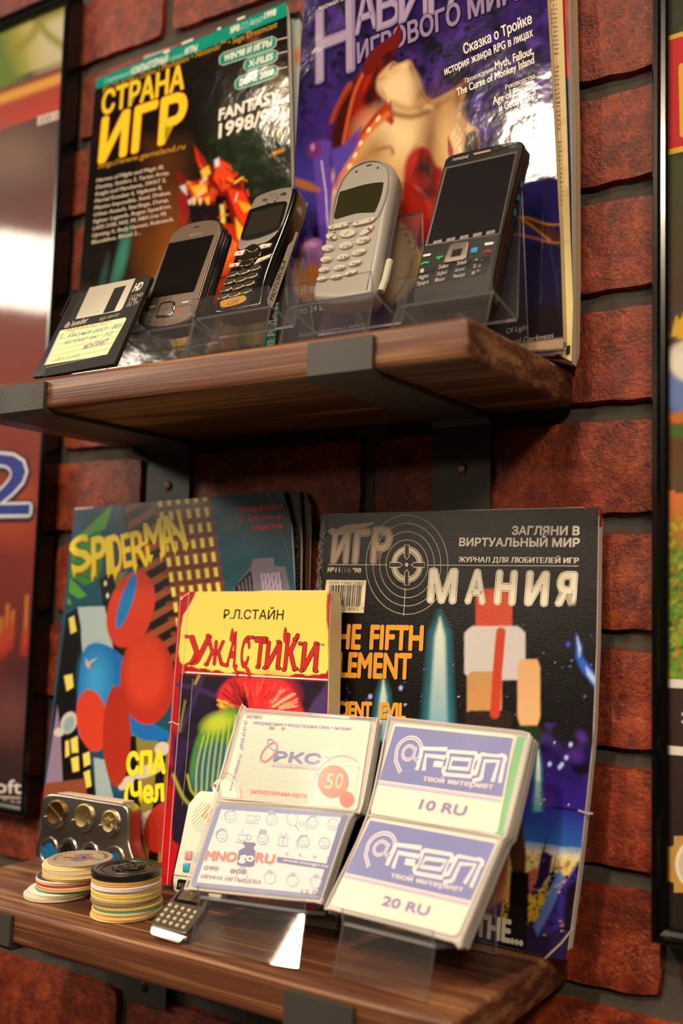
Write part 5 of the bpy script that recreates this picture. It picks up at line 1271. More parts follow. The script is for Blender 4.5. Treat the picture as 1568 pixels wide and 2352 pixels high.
def art_paper(A):
    A.line([(422, 1545), (752, 1562)], 3.5, '#1a1210'); A.line([(424, 1544), (752, 1561.5)], 2.4, '#f0e8d8')
    A.text('Р.Л.СТАЙН', (513, 1421), (650, 1423), 21, '#221a14', 0.02)
    rd = '#c42a2c'; ol = (0.022, '#3a1410')
    for s_, x0, x1, b0, b1, h in (('У', 426, 482, 1524, 1526, 62), ('Ж', 470, 514, 1525, 1526, 52), ('А', 517, 542, 1527, 1530, 74), ('С', 548, 572, 1530, 1531, 64), ('Т', 577, 610, 1531, 1533, 66), ('И', 606, 643, 1533, 1535, 58), ('К', 649, 682, 1536, 1538, 78), ('И', 689, 729, 1539, 1541, 62)):
        A.text(s_, (x0 + 3, b0), (x1 - 3, b1), h, rd, 0.032, out=ol)
    blobs = []
    for x, y in ((428, 1462), (478, 1460), (474, 1526), (512, 1526), (520, 1528), (540, 1530), (571, 1464), (580, 1464), (608, 1466), (592, 1532), (608, 1534), (640, 1534), (608, 1474), (640, 1474), (652, 1538), (680, 1536), (678, 1468), (690, 1478), (726, 1478), (692, 1540), (726, 1541)):
        A.ell(x, y, 6.0, 4.8, '#3a1410'); blobs.append((x, y))
    for x, y in blobs: A.ell(x, y, 5.0, 3.9, rd)
    for q in ([(528, 1470), (533, 1444), (537, 1448), (538, 1475)], [(651, 1470), (654, 1442), (659, 1446), (660, 1480)], [(540, 1528), (546, 1540), (548, 1552), (544, 1557), (541, 1545), (536, 1532)], [(566, 1528), (574, 1538), (576, 1553), (571, 1559), (568, 1546), (562, 1532)], [(446, 1500), (452, 1512), (440, 1524), (430, 1528), (426, 1540), (424, 1548), (420, 1545), (424, 1526), (438, 1518)]): A.poly(q, rd, sm=3)
    A.text('ТМ', (735, 1483), (745, 1483.5), 5, '#3a2a14', 0.01)
    A.line([(436, 1357), (430, 1420), (419, 1560), (404, 1760), (385, 2032)], 1.0, '#d8c4b4'); A.line([(444, 1560), (430, 1740), (420, 1850)], 0.7, '#b8a8a8'); A.line([(416, 1366), (413, 1420), (402, 1560), (372, 1980)], 0.9, '#e8b8b0')
    A.line([(416, 1374), (436, 1362)], 1.5, '#e8d4c4'); A.ell(418, 1375, 3, 2.4, '#ead8c8'); A.line([(388, 1660), (396, 1657), (408, 1664), (413, 1663)], 1.2, '#e0d0c8')


tp, _ = book('paperback_book', 'yellow and red paperback with dripping red Cyrillic title, leaning on the sticker album', 'book', fp,
     [(412, 1359), (390, 1680), (365, 2027)], [(757, 1357), (751, 1640), (724, 2096)], art_paper, P, 13.0, mat='print', pages='paper', back='#a01820', res=0.8, inset=(0.4, -0.5))
# ================================================================== lower shelf: small things
# coin tin ------------------------------------------------------------------
ft = Fr((-376.0, -62.0, 0.6), 3, 5.0, 0.8)
t = thing('coin_tin', 'pocket steel coin tin with round coin wells, standing against the sticker album', 'coin tin', ft)
out = [ft.px(*p) for p in spline([(93, 1984), (93, 1900), (95, 1846), (100, 1832), (112, 1823), (140, 1824), (220, 1837), (276, 1846), (288, 1852), (294, 1868), (294, 1930), (292, 2003)], 4)]
m = MB(); pillow(m, out, -13.0, 0, 1.6, 2.0, n=120); m.build('case', 'steel', t)
m = MB(); P_ = inset(resample(out, 120), 2.0); top = [p for p in P_ if p[1] > ft.px(190, 1850)[1] - 3]
a0, b0 = ft.px(128, 1825); a1, b1 = ft.px(278, 1845)
q = [Vector((a0, b0 - 0.2, -1.5)), Vector((a1, b1 - 0.4, -1.5)), Vector((a1, b1 - 0.4, -12)), Vector((a0, b0 - 0.2, -12))]
bm = bmesh.new(); lo = [bm.verts.new((v + Vector((0, 0.0, 0))) * MM) for v in q]; hi = [bm.verts.new((v + Vector((0, 1.3, 0))) * MM) for v in q]
bm.faces.new(hi)
for i in range(4): bm.faces.new((lo[i], lo[(i + 1) % 4], hi[(i + 1) % 4], hi[i]))
bm.faces.new(lo[::-1]); bmesh.ops.recalc_face_normals(bm, faces=list(bm.faces)); me = bpy.data.meshes.new('paper_sticker'); bm.to_mesh(me); bm.free(); link('paper_sticker', me, t, [plain('tin_sticker', '#d8c4b0', 0.6)])
wells = [((128, 1870), 31, 33), ((192, 1878), 31, 33), ((254, 1890), 30, 32), ((113, 1952), 22, 30), ((157, 1954), 24, 30), ((206, 1964), 23, 30), ((262, 1976), 26, 34)]
blue = plain('blue_plastic', '#1f7fbe', 0.35)
for i, ((u, v), ru, rv) in enumerate(wells):
    c_ = ft.px(u, v); r_ = float(np.hypot(*(ft.px(u, v - rv) - c_)))
    m = MB(); m.lathe([(r_ * 0.98, -0.1), (r_ * 0.99, 0.5), (r_ * 0.93, 0.9), (r_ * 0.86, 0.5), (r_ * 0.84, -0.2)], (c_[0], c_[1], 0), 48, 'c'); m.build('well_rim', 'steel', t)
    m = MB(); m.lathe([(r_ * 0.84, 0.06), (0.1, 0.06)], (c_[0], c_[1], 0.02), 36, 'c'); m.build('well_floor', blue if i in (2, 3, 6) else plain('dark_steel', '#5a5048', 0.3, metal=0.9), t)
    # spring clip across the lower half of each well (upper rows) or the upper half (lower row)
    a_, b_ = (205, 335) if i < 3 else (30, 150)
    ring = [(c_[0] + r_ * rr_ * math.cos(math.radians(x)), c_[1] + r_ * rr_ * math.sin(math.radians(x))) for rr_, xs in ((0.95, np.linspace(a_ - 12, b_ + 12, 22)), (0.62, np.linspace(b_ + 12, a_ - 12, 22))) for x in xs]
    m = MB(); m.prism(ring, 1.85 if i < 3 else 0.3, 2.25 if i < 3 else 0.8, 0.15, 2); m.build('coin_clip', 'steel', t)
for i, (u, v, r_, col, lab) in enumerate(((129, 1868, 8.6, '#7a5a2c', 'brown brass coin with a diagonal bar in the tin, leftmost coin'), (192, 1875, 8.1, '#b9a46a', 'pale brass coin with a large numeral in the middle of the tin'), (252, 1888, 7.5, '#c8b47a', 'small brass coin with eagle emblem in the rightmost tin well'))):
    c_ = ft.px(u, v, 0.8); fc = Fr.__new__(Fr); fc.o = ft.w(c_[0], c_[1], 0.35); fc.u, fc.v, fc.n = ft.u, ft.v, ft.n
    o = thing('coin', lab, 'coin', fc, 'coins in the tin')
    br = plain('coin_brass', col, 0.3, metal=0.95, bump=(1500, 0.5, 0.0003)); m = MB()
    m.lathe([(r_, 0), (r_, 1.2), (r_ - 0.5, 1.4), (r_ - 0.9, 1.2), (0.05, 1.2)], (0, 0, 0), 48, 'c'); m.build('disc', br, o)
    m = MB()
    if i == 0:
        m.prism([(-r_ * .8, r_ * .52), (-r_ * .74, r_ * .62), (r_ * .84, -r_ * .38), (r_ * .78, -r_ * .5)], 1.1, 1.6, 0.15, 1); m.prism([(-r_ * .6, -r_ * .25), (-r_ * .55, -r_ * .17), (r_ * .45, -r_ * .8), (r_ * .38, -r_ * .86)], 1.1, 1.5, 0.1, 1)
    elif i == 1:
        for q in ([(-3, -1), (-1, 3.8), (0, 3.8), (-1.8, -1)], [(-3, -1), (3, -2.2), (3, -1.4), (-2.6, -.2)], [(1, -4), (1.8, -4), (3.4, 1.5), (2.6, 1.8)]): m.prism(q, 1.1, 1.5, 0.1, 1)
        for k in range(7):
            a = math.radians(30 + 20 * k); m.box(5.6 * math.cos(a) - .35, 5.6 * math.cos(a) + .35, 5.6 * math.sin(a) - .5, 5.6 * math.sin(a) + .5, 1.1, 1.45)
    else:
        pillow(m, spline([(0, -4), (1.2, -2.2), (3.6, -2.8), (2.2, -0.6), (4, 2.6), (1.4, 1.6), (1.2, 3.4), (0, 2.6), (-1.2, 3.4), (-1.4, 1.6), (-4, 2.6), (-2.2, -0.6), (-3.6, -2.8), (-1.2, -2.2)], 3), 1.0, 1.5, 0.2, 0.1, n=48)
    m.build('relief', br, o)

# stacks of cardboard discs ---------------------------------------------------
ORD = ['lowest', 'second', 'third', 'fourth', 'fifth', 'sixth', 'seventh', 'eighth', 'ninth', 'tenth', 'eleventh', 'twelfth', 'thirteenth', 'fourteenth', 'fifteenth', 'sixteenth', 'seventeenth', 'eighteenth']
ecol = {}
def edge_mat(c):
    if c not in ecol: ecol[c] = plain('disc_card_' + c.strip('#'), c, 0.65)
    return ecol[c]
dm = {}
def disc_mesh(rad, h):
    k = (rad, h)
    if k not in dm:
        m = MB(); m.lathe([(rad - .35, 0), (rad, .25), (rad, h - .25), (rad - .35, h)], (0, 0, 0), 64, 'c', 0)
        me = bpy.data.meshes.new('cardboard_disc'); m.bm.to_mesh(me); m.bm.free(); smooth(me, 0.7)
        for p in me.polygons: p.material_index = 1 if p.normal.z > 0.9 else 0
        dm[k] = me
    return dm[k]
def disc_stack(where, base, rows, rad, h):
    cr = np.array([math.cos(YAW), math.sin(YAW)]); cf = np.array([-math.sin(YAW), math.cos(YAW)]); z = 0.25; n = len(rows)
    for i, (dx, ec, tc_) in enumerate(rows):
        me = disc_mesh(rad, h).copy(); me.materials.append(edge_mat(ec)); me.materials.append(edge_mat(tc_))
        o = bpy.data.objects.new('cardboard_disc', me); COL.objects.link(o)
        dy = random.uniform(-.7, .7); p = np.array(base) + cr * dx + cf * dy
        o.location = (p[0] * MM, p[1] * MM, z * MM); o.rotation_euler = (0, 0, random.uniform(0, 6))
        tag(o, 'cardboard disc, %s from the bottom of the stack %s' % (ORD[i], where) if i else 'lowest cardboard disc of the stack %s' % where, 'cardboard disc', 'cardboard discs in the stack ' + where)
        z += h + 0.03
    return z, p
cr_, ye, ta_ = '#e2d2a2', '#e8cf72', '#b8985c'
za, pa = disc_stack('nearest the coin tin', (-308.5, -97.5), [(-0.3, '#c9b89a', '#8a7a9a'), (-0.5, '#d8cdb0', '#c8c0d8'), (1.2, '#e6dcc0', '#b090c0'), (2.2, '#e2d8c4', '#e8dcc8'), (6.4, '#3f9a94', '#58b0a8'), (7.2, '#c8a86c', '#3a6a70'), (7.6, '#e0c088', '#caa45c'), (7.2, '#b82a2c', '#7a4a3a'), (6.6, '#d8b080', '#c03030'), (7.0, '#e8dcc8', '#403a42'), (10.4, '#b09468', '#caa86c'), (11.2, '#e6d08c', '#d8c07c'), (10.6, '#e0c47c', '#d8c07c'), (11.0, '#c8c0bc', '#d8c07c'), (10.4, '#ecd08c', '#e0b880'), (10.2, '#ecd494', '#e8c890'), (10.8, '#ead09a', '#e8c890')], 19.9, 1.22)
fa_ = Fr.__new__(Fr); ca, sa = math.cos(YAW + .05), math.sin(YAW + .05); fa_.u = np.array([ca, sa, 0]); fa_.v = np.array([-sa, ca, 0]); fa_.n = np.array([0, 0, 1.0]); fa_.o = np.array([pa[0] + 2.2 * math.cos(YAW), pa[1] + 2.2 * math.sin(YAW), za])
o = thing('printed_disc', 'grey card disc with a red and blue beetle drawing, topmost by the tin', 'cardboard disc', fa_)
m = MB(); m.lathe([(19.4, 0), (19.8, .3), (19.8, 1.0), (19.4, 1.3)], (0, 0, 0), 64, 'c'); m.build('disc', plain('grey_card', '#a8997e', 0.75, bump=(500, .4, .0003)), o)
A = Art(fa_, 1.32)
bx = lambda pts, c, sm=3: A.poly(pts, c, local=True, sm=sm) if False else A.poly(spline(pts, sm), c, local=True)
for sgn in (1, -1):
    bx([(1, 1 * sgn), (6, 7 * sgn + 2), (1, 10 * sgn), (-5, 6 * sgn)], '#6a7fa0'); bx([(4, -1), (14, -3.5), (15, -6), (7, -5)], '#6a7fa0')
    for k in (-3, 1, 5): A.line([(k, sgn * 1.5), (k - 2, sgn * 6), (k - 5, sgn * 8)], .35, '#2a2420', local=True)
bx([(-6, -1.8), (-3, 2.2), (2, 1.8), (6, 2.5), (9, -1), (4, -3), (-2, -3)], '#b8482c'); A.ell(-7.5, -.5, 2.2, 2, '#a83a28', local=True); A.ell(2, 0, 1.2, 2.2, '#2a1c18', local=True)
A.line([(-9, 0), (-14, 3)], .35, '#2a2420', local=True); A.line([(-9, -1), (-13, -4)], .35, '#2a2420', local=True)
for k in range(9):
    a = math.radians(118 + 11 * k); A.line([(16.6 * math.cos(a), 16.6 * math.sin(a)), (14.4 * math.cos(a + .05), 14.4 * math.sin(a + .05))], .7, '#7a2428', local=True)
    a = math.radians(62 - 8 * k); A.line([(16.8 * math.cos(a), 16.8 * math.sin(a)), (14.2 * math.cos(a - .06), 14.2 * math.sin(a - .06))], .7, '#8a2428', local=True)
A.build('print', MAT['print_matt'], o)

zb, pb = disc_stack('nearest the silver toy phone', (-244.8, -101.2), [(0.2, '#e8cf94', '#e8a050'), (0.8, '#f0b860', '#e8b060'), (1.6, '#e6dcc4', '#d8c8a0'), (1.2, '#d8c088', '#c8a868'), (1.8, '#4a9a62', '#c83838'), (1.5, '#c9a862', '#b89858'), (0.6, '#c2a05a', '#b89858'), (0.2, '#8a7a62', '#7a6a52'), (0.6, '#a89068', '#b89858'), (0.1, '#e4d070', '#e8d878'), (0.4, '#cfae68', '#c8a868'), (-0.2, '#e2ca64', '#e8d070'), (0.2, '#d8bc78', '#d8b870'), (0.0, '#d0d0e0', '#e0e0f0'), (0.3, '#ecdcc8', '#d04a4a'), (-0.2, '#d0a868', '#c8a060'), (-0.1, '#c8a458', '#b89048')], 20.1, 1.28)
fb_ = Fr.__new__(Fr); fb_.u, fb_.v, fb_.n = fa_.u, fa_.v, fa_.n; fb_.o = np.array([pb[0], pb[1], zb])
o = thing('slammer_disc', 'thick black moulded disc lying on top of the right disc stack', 'slammer disc', fb_)
bp_ = plain('black_rubber', '#171513', 0.36, bump=(300, .2, .0004)); m = MB()
m.lathe([(19.6, 0), (20.4, .8), (20.4, 3.6), (19.6, 4.4), (17.4, 4.5), (16.9, 4.0), (15.4, 4.0), (15.0, 4.5), (14.2, 4.5), (13.8, 3.9), (0.1, 3.9)], (0, 0, 0), 72, 'c'); m.build('disc', bp_, o)
m = MB(); rg = random.Random(4)
pillow(m, spline([(-8, -3), (-9, 2), (-5, 6), (-2, 4), (0, 8), (3, 5), (7, 6), (8, 1), (9, -3), (5, -5), (3, -8), (-1, -5), (-5, -7)], 4), 3.6, 4.8, .8, .1, n=80)
for k in range(16):
    a = rg.uniform(0, 6.28); r0 = rg.uniform(1, 8); m.tube([(r0 * math.cos(a), r0 * math.sin(a), 4.7), ((r0 + 3) * math.cos(a + .4), (r0 + 3) * math.sin(a + .4), 4.9), ((r0 + 4) * math.cos(a + .9), (r0 + 4) * math.sin(a + .9), 4.4)], .45, 6)
m.build('relief', bp_, o)

# white keychain game ---------------------------------------------------------
fw = Fr((-250.2, -73.5, 0.8), 0, 14.0, 1.5)
t = thing('keychain_game', 'cream keychain game with speaker grille and pastel buttons behind the left card stand', 'keychain game', fw)
wh = plain('cream_white_plastic', '#e6dfcc', 0.4)
out = [fw.px(*p) for p in [(404, 2052), (397, 2044), (396, 2022), (398, 2006), (414, 1935), (431, 1850), (435, 1843), (452, 1822), (460, 1816), (520, 1822), (540, 1840), (505, 2072)]]
m = MB(); pillow(m, out, -6.5, 0, 1.0, 1.2, n=110); m.build('case', wh, t)
lo = np.array(fw.px(497, 1808)); m = MB()
m.tube([(lo[0] + 4.2 * math.cos(a), lo[1] + 4.0 * math.sin(a), -3) for a in np.linspace(0, 2 * math.pi, 20, endpoint=False)], 1.4, 8, closed=True); m.build('loop', wh, t)
m = MB(); l2 = np.array(fw.px(492, 1808)); m.tube([(l2[0] + 3.0 * math.cos(a), l2[1] - .5 + 2.0 * math.sin(a), -3 + 2.0 * math.sin(a)) for a in np.linspace(0, 2 * math.pi, 20, endpoint=False)], .45, 6, closed=True); m.build('key_ring', 'chrome', t)
m = MB(); sc0 = np.array(fw.px(466, 1876)); rs = float(np.hypot(*(fw.px(466, 1842) - sc0)))
for k in range(9):
    x = -rs + (k + .7) * 2 * rs / 9; L = math.sqrt(max(rs * rs - x * x, .1)); ca_, sa_ = math.cos(math.radians(45)), math.sin(math.radians(45))
    m.tube([(sc0[0] + x * ca_ - s_ * L * sa_, sc0[1] - x * sa_ - s_ * L * ca_, 0.0) for s_ in (-1, -.5, 0, .5, 1)], .35, 6)
m.build('speaker_grille', wh, t)
A = Art(fw, 0.25)
for k in range(4): A.line([(462 + 7 * k, 1878 + 6 * k - 3), (482 + 4 * k, 1858 + 10 * k - 8)], 3.2, '#e09a28')
A.build('orange_bars', MAT['print_matt'], t)
m = MB(); m.prism([fw.px(*p) for p in ((422, 2000), (428, 1955), (505, 1962), (498, 2010))], -0.2, 0.35, 0.2, 1); m.build('button_panel', plain('panel_grey', '#d0c4ba', 0.4), t)
for (u, v), c_ in (((434, 1964), '#d88a94'), ((452, 1966), '#a8c8c4'), ((429, 1992), '#2a9ab8'), ((448, 1995), '#d8d89a'), ((470, 1968), '#d8b48a'), ((466, 1998), '#a0b8d8')):
    m = MB(); m.prism([fw.px(u + a, v + b) for a, b in ((-8, 10), (-6, -10), (9, -9), (7, 11))], 0.3, 1.2, 0.4, 2); m.build('button', plain('button_' + c_[1:], c_, 0.3), t)
m = MB(); m.prism([fw.px(*p) for p in ((405, 2042), (408, 2022), (412, 2019), (450, 2024), (446, 2050))], -0.1, 0.25, 0.2, 1); m.build('screen', plain('tiny_lcd', '#12110f', 0.15), t)
A = Art(fw, 0.35); A.text('EQ', (410, 2037), (428, 2039), 9, '#8a8a80', 0.01); A.line([(398, 2009), (500, 2022)], 1.2, '#8a8478'); A.build('printed_marks', MAT['print_matt'], t)

# silver toy phone ------------------------------------------------------------
fm = Fr((-198.0, -127.0, 7.5), 12, 70, 0)
t = thing('toy_phone', 'small silver toy phone with dotted keys lying before the left card stand', 'toy phone', fm)
out = [fm.px(*p) for p in [(347, 2118), (356, 2106), (378, 2080), (400, 2055), (414, 2040), (420, 2036), (478, 2047), (482, 2060), (470, 2088), (452, 2114), (430, 2140), (422, 2143), (350, 2124)]]
m = MB(); pillow(m, out, -5.5, 0, .8, .8, n=100); m.build('case', plain('toy_silver', '#8a8078', 0.26, metal=0.75), t)
m = MB(); pillow(m, inset(resample(out, 100), -.4), -4.8, -2.6, .6, .6, n=100); m.build('rim', 'chrome', t)
m = MB(); m.prism([fm.px(*p) for p in ((398, 2068), (418, 2040), (424, 2038), (474, 2046), (476, 2054), (464, 2080), (458, 2082), (402, 2072))], -.2, .5, .3, 2); m.build('screen_frame', 'black_plastic', t)
m = MB(); m.prism([fm.px(*p) for p in ((407, 2066), (424, 2043), (470, 2050), (458, 2075))], .3, .62, .1, 1); m.build('screen', plain('toy_lcd', '#5a5344', 0.2), t)
m = MB()
for r_ in range(4):
    for c_ in range(5):
        a_, b_ = fm.px(391 - r_ * 9 + c_ * 14.5, 2079 + r_ * 11.5 + c_ * 4.2); m.lathe([(1.25, -.1), (1.25, .5), (.9, .85), (.1, .95)], (a_, b_, 0), 14, 'c')
m.build('keypad', plain('toy_keys', '#b9b08e', 0.35), t)
fe = Fr((-198.0, -129.2, 5.0), 15, 33, 0)
m = MB(); m.prism([fe.px(*p) for p in ((347, 2127), (352, 2126), (420, 2147), (423, 2151), (413, 2164), (408, 2166), (348, 2147), (345, 2143))], -.9, 0, .3, 2); eo = m.build('mirror_end', plain('mirror_end', '#f6f6fa', 0.3, metal=1.0), t)
eo.matrix_local = fm.mat().inverted() @ fe.mat()

# card stands, sleeves and cards ---------------------------------------------
phone_stand('clear acrylic stand holding the sleeve with the red and blue cards', -124, -166.5, -101, (-109.9, 23), 7, 118, -45.5, name='card_stand', dx=-4.5, base=0, grp='clear acrylic card stands', leg_y=-59, ledge_d=23, ledge_drop=6, yaw=9.5)
phone_stand('clear acrylic stand holding the sleeve with the two internet cards', -118, -82, -25.5, (-107.5, 21.5), 8, 112, -47, name='card_stand', dx=-3, base=0, grp='clear acrylic card stands', leg_y=-40, ledge_d=19, ledge_drop=4, yaw=-4)


def sleeve(label, fr, outline, thick, film_px, weld):
    t = thing('card_sleeve', label, 'card sleeve', fr, 'clear plastic card sleeves')
    P_ = spline(oput(fr, outline), 4)
    m = MB()
    for k in range(5):
        q = [(x + random.uniform(-.5, .5), y + random.uniform(-.4, .6)) for x, y in oput(fr, outline)]
        z = -thick + k * (thick - .6) / 5; pillow(m, spline(q, 4), z, z + (thick - .6) / 5 - .25, .3, .3, n=80)
    m.build('inner_pages', 'vinyl_white', t)
    m = MB(); pillow(m, P_, 1.0, 1.3, .1, .1, n=90); m.build('front_film', 'vinyl', t, 0.4)
    m = MB()
    for w_ in weld: m.tube([(*p, 1.3) for p in oput(fr, w_)], .45, 6)
    m.tube([(p[0], p[1], 1.1) for p in resample(P_, 90)], .55, 6, closed=True); m.build('welded_seam', 'vinyl_white', t)
    return t


def card(label, fr, outline, draw, base, r=None):
    t = thing('plastic_card', label, 'plastic card', fr, 'plastic cards in sleeves')
    P_ = [np.array(p) for p in oput(fr, outline)]
    # rounded corners
    R_ = []
    for i in range(len(P_)):
        a, b, c = P_[i - 1], P_[i], P_[(i + 1) % len(P_)]; d0 = (a - b) / np.hypot(*(a - b)); d1 = (c - b) / np.hypot(*(c - b))
        for k in range(6):
            s_ = k / 5; R_.append((1 - s_) ** 2 * (b + d0 * 3) + 2 * s_ * (1 - s_) * b + s_ ** 2 * (b + d1 * 3))
    m = MB(); m.prism(R_, -.1, .34); m.build('card_body', plain('card_stock', base, 0.35), t)
    A = Art(fr, .36); A.poly(R_, base, local=True); draw(A); A.build('printed_face', MAT['print_card'], t)
    return t


MAT['print_card'] = print_mat('card_print', 0.3, 0.4)
fl = Fr((-168, -104, 26), 8, 24.5, 0)
BL, RD = '#5a6cc8', '#e0604a'


def draw_rks(A):
    for k in range(48):
        s_ = k / 47; A.line([(566 - 46 * s_, 1660 + 175 * s_), (838 - 30 * s_, 1678 + 176 * s_)], 1.2, '#dccfc2')
    A.poly([(505, 1800), (530, 1776), (552, 1800), (552, 1834), (510, 1831)], '#f0e8da'); A.ring(508, 1834, 46, 62, 1.6, '#e08a7a', t0=-92, t1=2); A.ring(506, 1834, 42, 52, 1.2, '#e08a7a', t0=-92, t1=2)
    A.poly([(708, 1850), (716, 1800), (740, 1768), (775, 1752), (826, 1752), (810, 1858)], '#f0e8da')
    A.ring(785, 1830, 70, 94, 1.8, '#8f9ad8', t0=170, t1=300); A.ring(800, 1850, 84, 90, 1.6, '#e8a090', t0=190, t1=290)
    A.ell(766, 1796, 36, 38, RD); A.ell(797, 1837, 17, 19, '#e2402c')
    for ch, u in (('5', 746), ('0', 768)): A.text(ch, (u, 1810), (u + 17, 1811), 34, '#f0b8a0', 0.0); A.text(ch, (u, 1810), (u + 17, 1811), 34, '#efc8b4', 0.01)
    A.text('рублей', (742, 1822), (784, 1824), 8, '#a84a3a', 0.01)
    A.text('007801', (566, 1650), (600, 1652), 8, '#3a3430', 0.0); A.text('04', (618, 1676), (629, 1677), 8, '#3a3430', .01); A.text('0', (646, 1677), (653, 1677.5), 7, '#3a3430', .01)
    A.text('международная и междугородная связь + интернет', (581, 1663), (808, 1678), 8, BL, 0.01)
    A.text('(0942) 62-61-62', (558, 1722), (568, 1656), 7, BL, 0.01, top=(550, 1720)); A.text('www.rks-telecom.ru', (532, 1818), (556, 1735), 7, BL, 0.01, top=(524, 1816))
    A.text('РКС', (628, 1748), (733, 1755), 23, '#4a58b8', 0.06, it=0.2, top=(634, 1726)); A.text('ТМ', (744, 1741), (754, 1742), 4, BL)
    A.ring(618, 1728, 26, 12, 4, RD, rot=-52); A.ring(626, 1711, 15, 8, 2.6, '#7a86d0', rot=52)
    A.line([(626, 1753), (730, 1760)], .8, '#a8b0dc'); A.text('РЕГИОНАЛЬНАЯ КОМПАНИЯ СВЯЗИ', (625, 1762), (729, 1770), 6, BL, 0.005)
    A.text('универсальная карта', (575, 1822), (703, 1833), 11, RD, 0.015)


def draw_mnogo(A):
    A.poly([(508, 1859), (788, 1878), (727, 2054), (451, 2026)], '#dfe4ec'); A.poly([(785, 1872), (801, 1873), (742, 2062), (726, 2056)], '#2a3a98')
    dc = '#8fa8d4'
    for r_ in range(2):
        for c_ in range(6):
            u, v = 530 + c_ * 47 - r_ * 20, 1876 + c_ * 3.4 + r_ * 44
            k = (r_ * 6 + c_) % 6
            if k in (0, 2, 4, 5): A.ring(u, v, 12, 13, 1.6, dc); A.ell(u - 4, v - 3, 1.3, 1.6, dc); A.ell(u + 4, v - 3, 1.3, 1.6, dc); A.line([(u - 5, v + 5), (u, v + 7), (u + 5, v + 5)], 1.4, dc)
            if k == 0: A.line([(u - 12, v + 6), (u - 14, v - 8), (u - 2, v - 17), (u + 10, v - 12)], 2.2, dc)
            if k == 2: A.poly([(u - 9, v - 12), (u - 7, v - 22), (u + 7, v - 21), (u + 8, v - 11)], dc)
            if k == 4: A.line([(u - 14, v + 16), (u - 16, v - 2), (u - 6, v - 15), (u + 8, v - 14)], 2, dc)
            if k == 1: A.line([(u - 12, v - 6), (u - 8, v + 7), (u + 7, v + 8), (u + 12, v - 5)], 1.6, dc, closed=True); A.ring(u + 15, v, 5, 6, 1.4, dc); A.line([(u - 15, v + 11), (u + 17, v + 13)], 1.6, dc); A.line([(u - 2, v - 9), (u + 1, v - 18)], 1.4, dc)
            if k == 3 and r_ == 0: A.ring(u, v - 4, 12, 15, 1.6, dc, rot=-20); A.line([(u + 6, v + 8), (u + 16, v + 22)], 2.6, dc); A.ring(u + 22, v + 6, 5, 5, 1.4, dc)
            if k == 3 and r_ == 1: A.line([(u - 10, v - 8), (u - 12, v + 12), (u + 8, v + 14), (u + 11, v - 6)], 1.6, dc, closed=True); A.line([(u, v - 7), (u - 1, v + 13)], 1.6, dc); A.line([(u - 7, v - 16), (u, v - 8), (u + 8, v - 16)], 1.6, dc)
    for u, v in ((556, 2012), (620, 2020), (672, 2026), (726, 2030)): A.ring(u, v - 4, 13, 14, 1.5, '#a8b8dc'); A.ell(u, v - 18, 6, 5, '#a8b8dc')
    A.text('MNO', (471, 1975), (541, 1979), 20, RD, 0.05, out=(0.02, '#e8c8c0'), top=(477, 1954)); A.text('RU', (587, 1979), (628, 1984), 20, RD, 0.05, out=(0.02, '#e8c8c0'), top=(592, 1958))
    dk = '#4a4c98'
    A.poly([(545, 1986), (549, 1954), (557, 1949), (563, 1947), (563, 1942), (558, 1938), (560, 1934), (586, 1936), (588, 1940), (583, 1944), (582, 1949), (587, 1955), (584, 1988), (576, 1991), (552, 1989)], dk)
    A.text('go', (550, 1976), (582, 1979), 18, '#eef0f6', 0.05)
    for u, ch in ((656, 'C'), (688, 'L'), (720, 'U'), (752, 'B')): A.text(ch, (u, 1964 + (u - 656) * .1), (u + 6, 1964.6 + (u - 656) * .1), 6, '#5a68b8', .02)
    A.poly([(638, 1968), (764, 1986), (759, 1998), (636, 1980)], '#4a54a8'); A.text('www.mnogo.ru', (650, 1978), (752, 1993), 7, '#dfe4f0', 0.02)
    A.text('090', (468, 1998), (500, 2000), 10, '#5a5a62', 0.0, it=.2); A.text('808', (528, 2005), (564, 2008), 10, '#5a5a62', 0.0, it=.2); A.text('ИРИНА ИРТЫШЕВА', (462, 2017), (600, 2031), 9, '#6a6a72', 0.0); A.text('12 04', (692, 2052), (738, 2056), 10, '#7a7a82', 0)


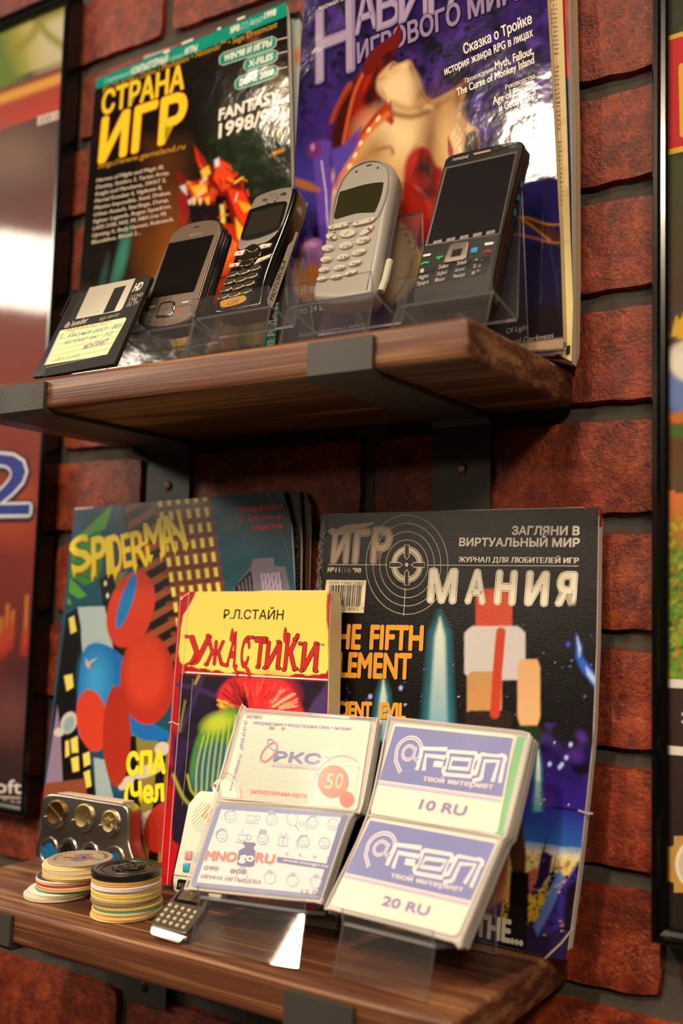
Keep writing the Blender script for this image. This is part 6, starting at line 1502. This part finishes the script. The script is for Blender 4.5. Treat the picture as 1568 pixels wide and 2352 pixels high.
def draw_rol(A, o, num):
    def X(a, b): # a along 0..1, b down 0..1 on the card
        p = np.array(o[0]) * (1 - a) * (1 - b) + np.array(o[1]) * a * (1 - b) + np.array(o[2]) * a * b + np.array(o[3]) * (1 - a) * b; return tuple(p)
    A.poly([X(.015, .03), X(.985, .03), X(.985, .63), X(.0, .63)], '#5560bc')
    A.line([X(.0, .655), X(.985, .655)], 3, '#b9b4dc'); A.line([X(0, .675), X(.985, .675)], 2, '#8a84c8')
    w_ = '#eeeaf0'
    k = A.scale(*X(.5, .3)); 
    def at(w1, col):
        A.line([X(.175 + .098 * math.cos(t), .285 - .15 * math.sin(t)) for t in np.linspace(-.75, 3.5, 26)] + [X(.09, .40), X(.125, .47), X(.15, .52)], w1, col)
        A.line([X(.175 + .045 * math.cos(t), .30 - .075 * math.sin(t)) for t in np.linspace(.6, 5.6, 20)], w1 * .8, col); A.line([X(.222, .23), X(.222, .34), X(.245, .37), X(.262, .34)], w1 * .8, col)
    at(8, w_); at(2.2, '#5560bc')
    R1 = ([(.30, .47), (.30, .27), (.475, .26)], False), ([(.515, .27), (.695, .26), (.69, .43), (.51, .44)], True), ([(.72, .47), (.765, .45), (.775, .26), (.925, .25), (.915, .49)], False)
    for w1, cc in ((25, w_), (7.5, '#5560bc')):
        for pts, cl in R1:
            q = [X(*p) for p in pts]; A.line(q, w1, cc, closed=cl)
            for u_, v_ in (q if cl else q[1:-1]): A.ell(u_, v_, w1 / 2, w1 / 2, cc, n=14)
    A.line([X(.57, .35), X(.635, .348)], 7, '#5560bc'); A.line([X(.395, .385), X(.47, .38)], 12, w_)
    A.text('твой интернет', X(.34, .575), X(.90, .565), 13, w_, 0.03)
    A.text(num + ' RU', X(.36, .87), X(.72, .87), 22, '#6a62b4', 0.05, it=0.12)


c1 = [(560, 1640), (852, 1657), (820, 1862), (508, 1834)]
c2 = [(500, 1848), (800, 1869), (736, 2065), (437, 2036)]
card('white phone card with a red circle, upper card of the left sleeve', fl, c1, draw_rks, '#efe7d9')
card('blue bordered club card with doodles and red letters, below the white phone card', fl, c2, draw_mnogo, '#7480c0')
sleeve('clear two-pocket sleeve around the phone card and the doodled club card', fl, [(552, 1634), (562, 1629), (600, 1632), (760, 1644), (858, 1652), (866, 1662), (830, 1862), (806, 1874), (740, 2066), (732, 2072), (600, 2060), (438, 2042), (430, 2034), (490, 1846)], 8.0, None, [[(502, 1842), (660, 1850), (828, 1866)]])
m_l = [o_ for o_ in bpy.data.objects if o_.name.startswith('card_sleeve')][0]
A = None
m = MB(); pillow(m, spline(oput(fl, [(603, 1650), (606, 1628), (614, 1624), (700, 1634), (716, 1642), (714, 1664)]), 3), -5.2, -4.2, .3, .3, n=50); m.build('page_tab', plain('pink_film', '#d8b0a4', 0.3), m_l)
fr_ = Fr((-81, -99.5, 26), -4, 25.5, 0)
c3 = [(905, 1661), (1184, 1689), (1142, 1916), (850, 1868)]
c4 = [(848, 1877), (1146, 1931), (1050, 2152), (760, 2079)]
card('blue and white internet card marked 10, upper card of the right sleeve', fr_, c3, lambda A: draw_rol(A, c3, '10'), '#f1ebdd')
card('blue and white internet card marked 20, lower card of the right sleeve', fr_, c4, lambda A: draw_rol(A, c4, '20'), '#f1ebdd')
o_ = card('green-edged card tucked behind the card marked 10', fr_, [(1150, 1688), (1209, 1693), (1155, 1921), (1100, 1912)], lambda A: A.poly([(1186, 1690), (1206, 1693), (1153, 1919), (1134, 1915)], '#3fae5c'), '#e6e2d2')
for c_ in o_.children: c_.location.z -= 0.6 * MM
sleeve('clear two-pocket sleeve around the two blue and white internet cards', fr_, [(893, 1656), (904, 1650), (1050, 1666), (1196, 1682), (1214, 1690), (1216, 1704), (1166, 1912), (1152, 1934), (1060, 2160), (1046, 2164), (900, 2124), (760, 2088), (754, 2076), (846, 1874)], 10.0, None, [[(846, 1874), (1000, 1895), (1152, 1924)]])

bpy.data.objects.remove(_to)
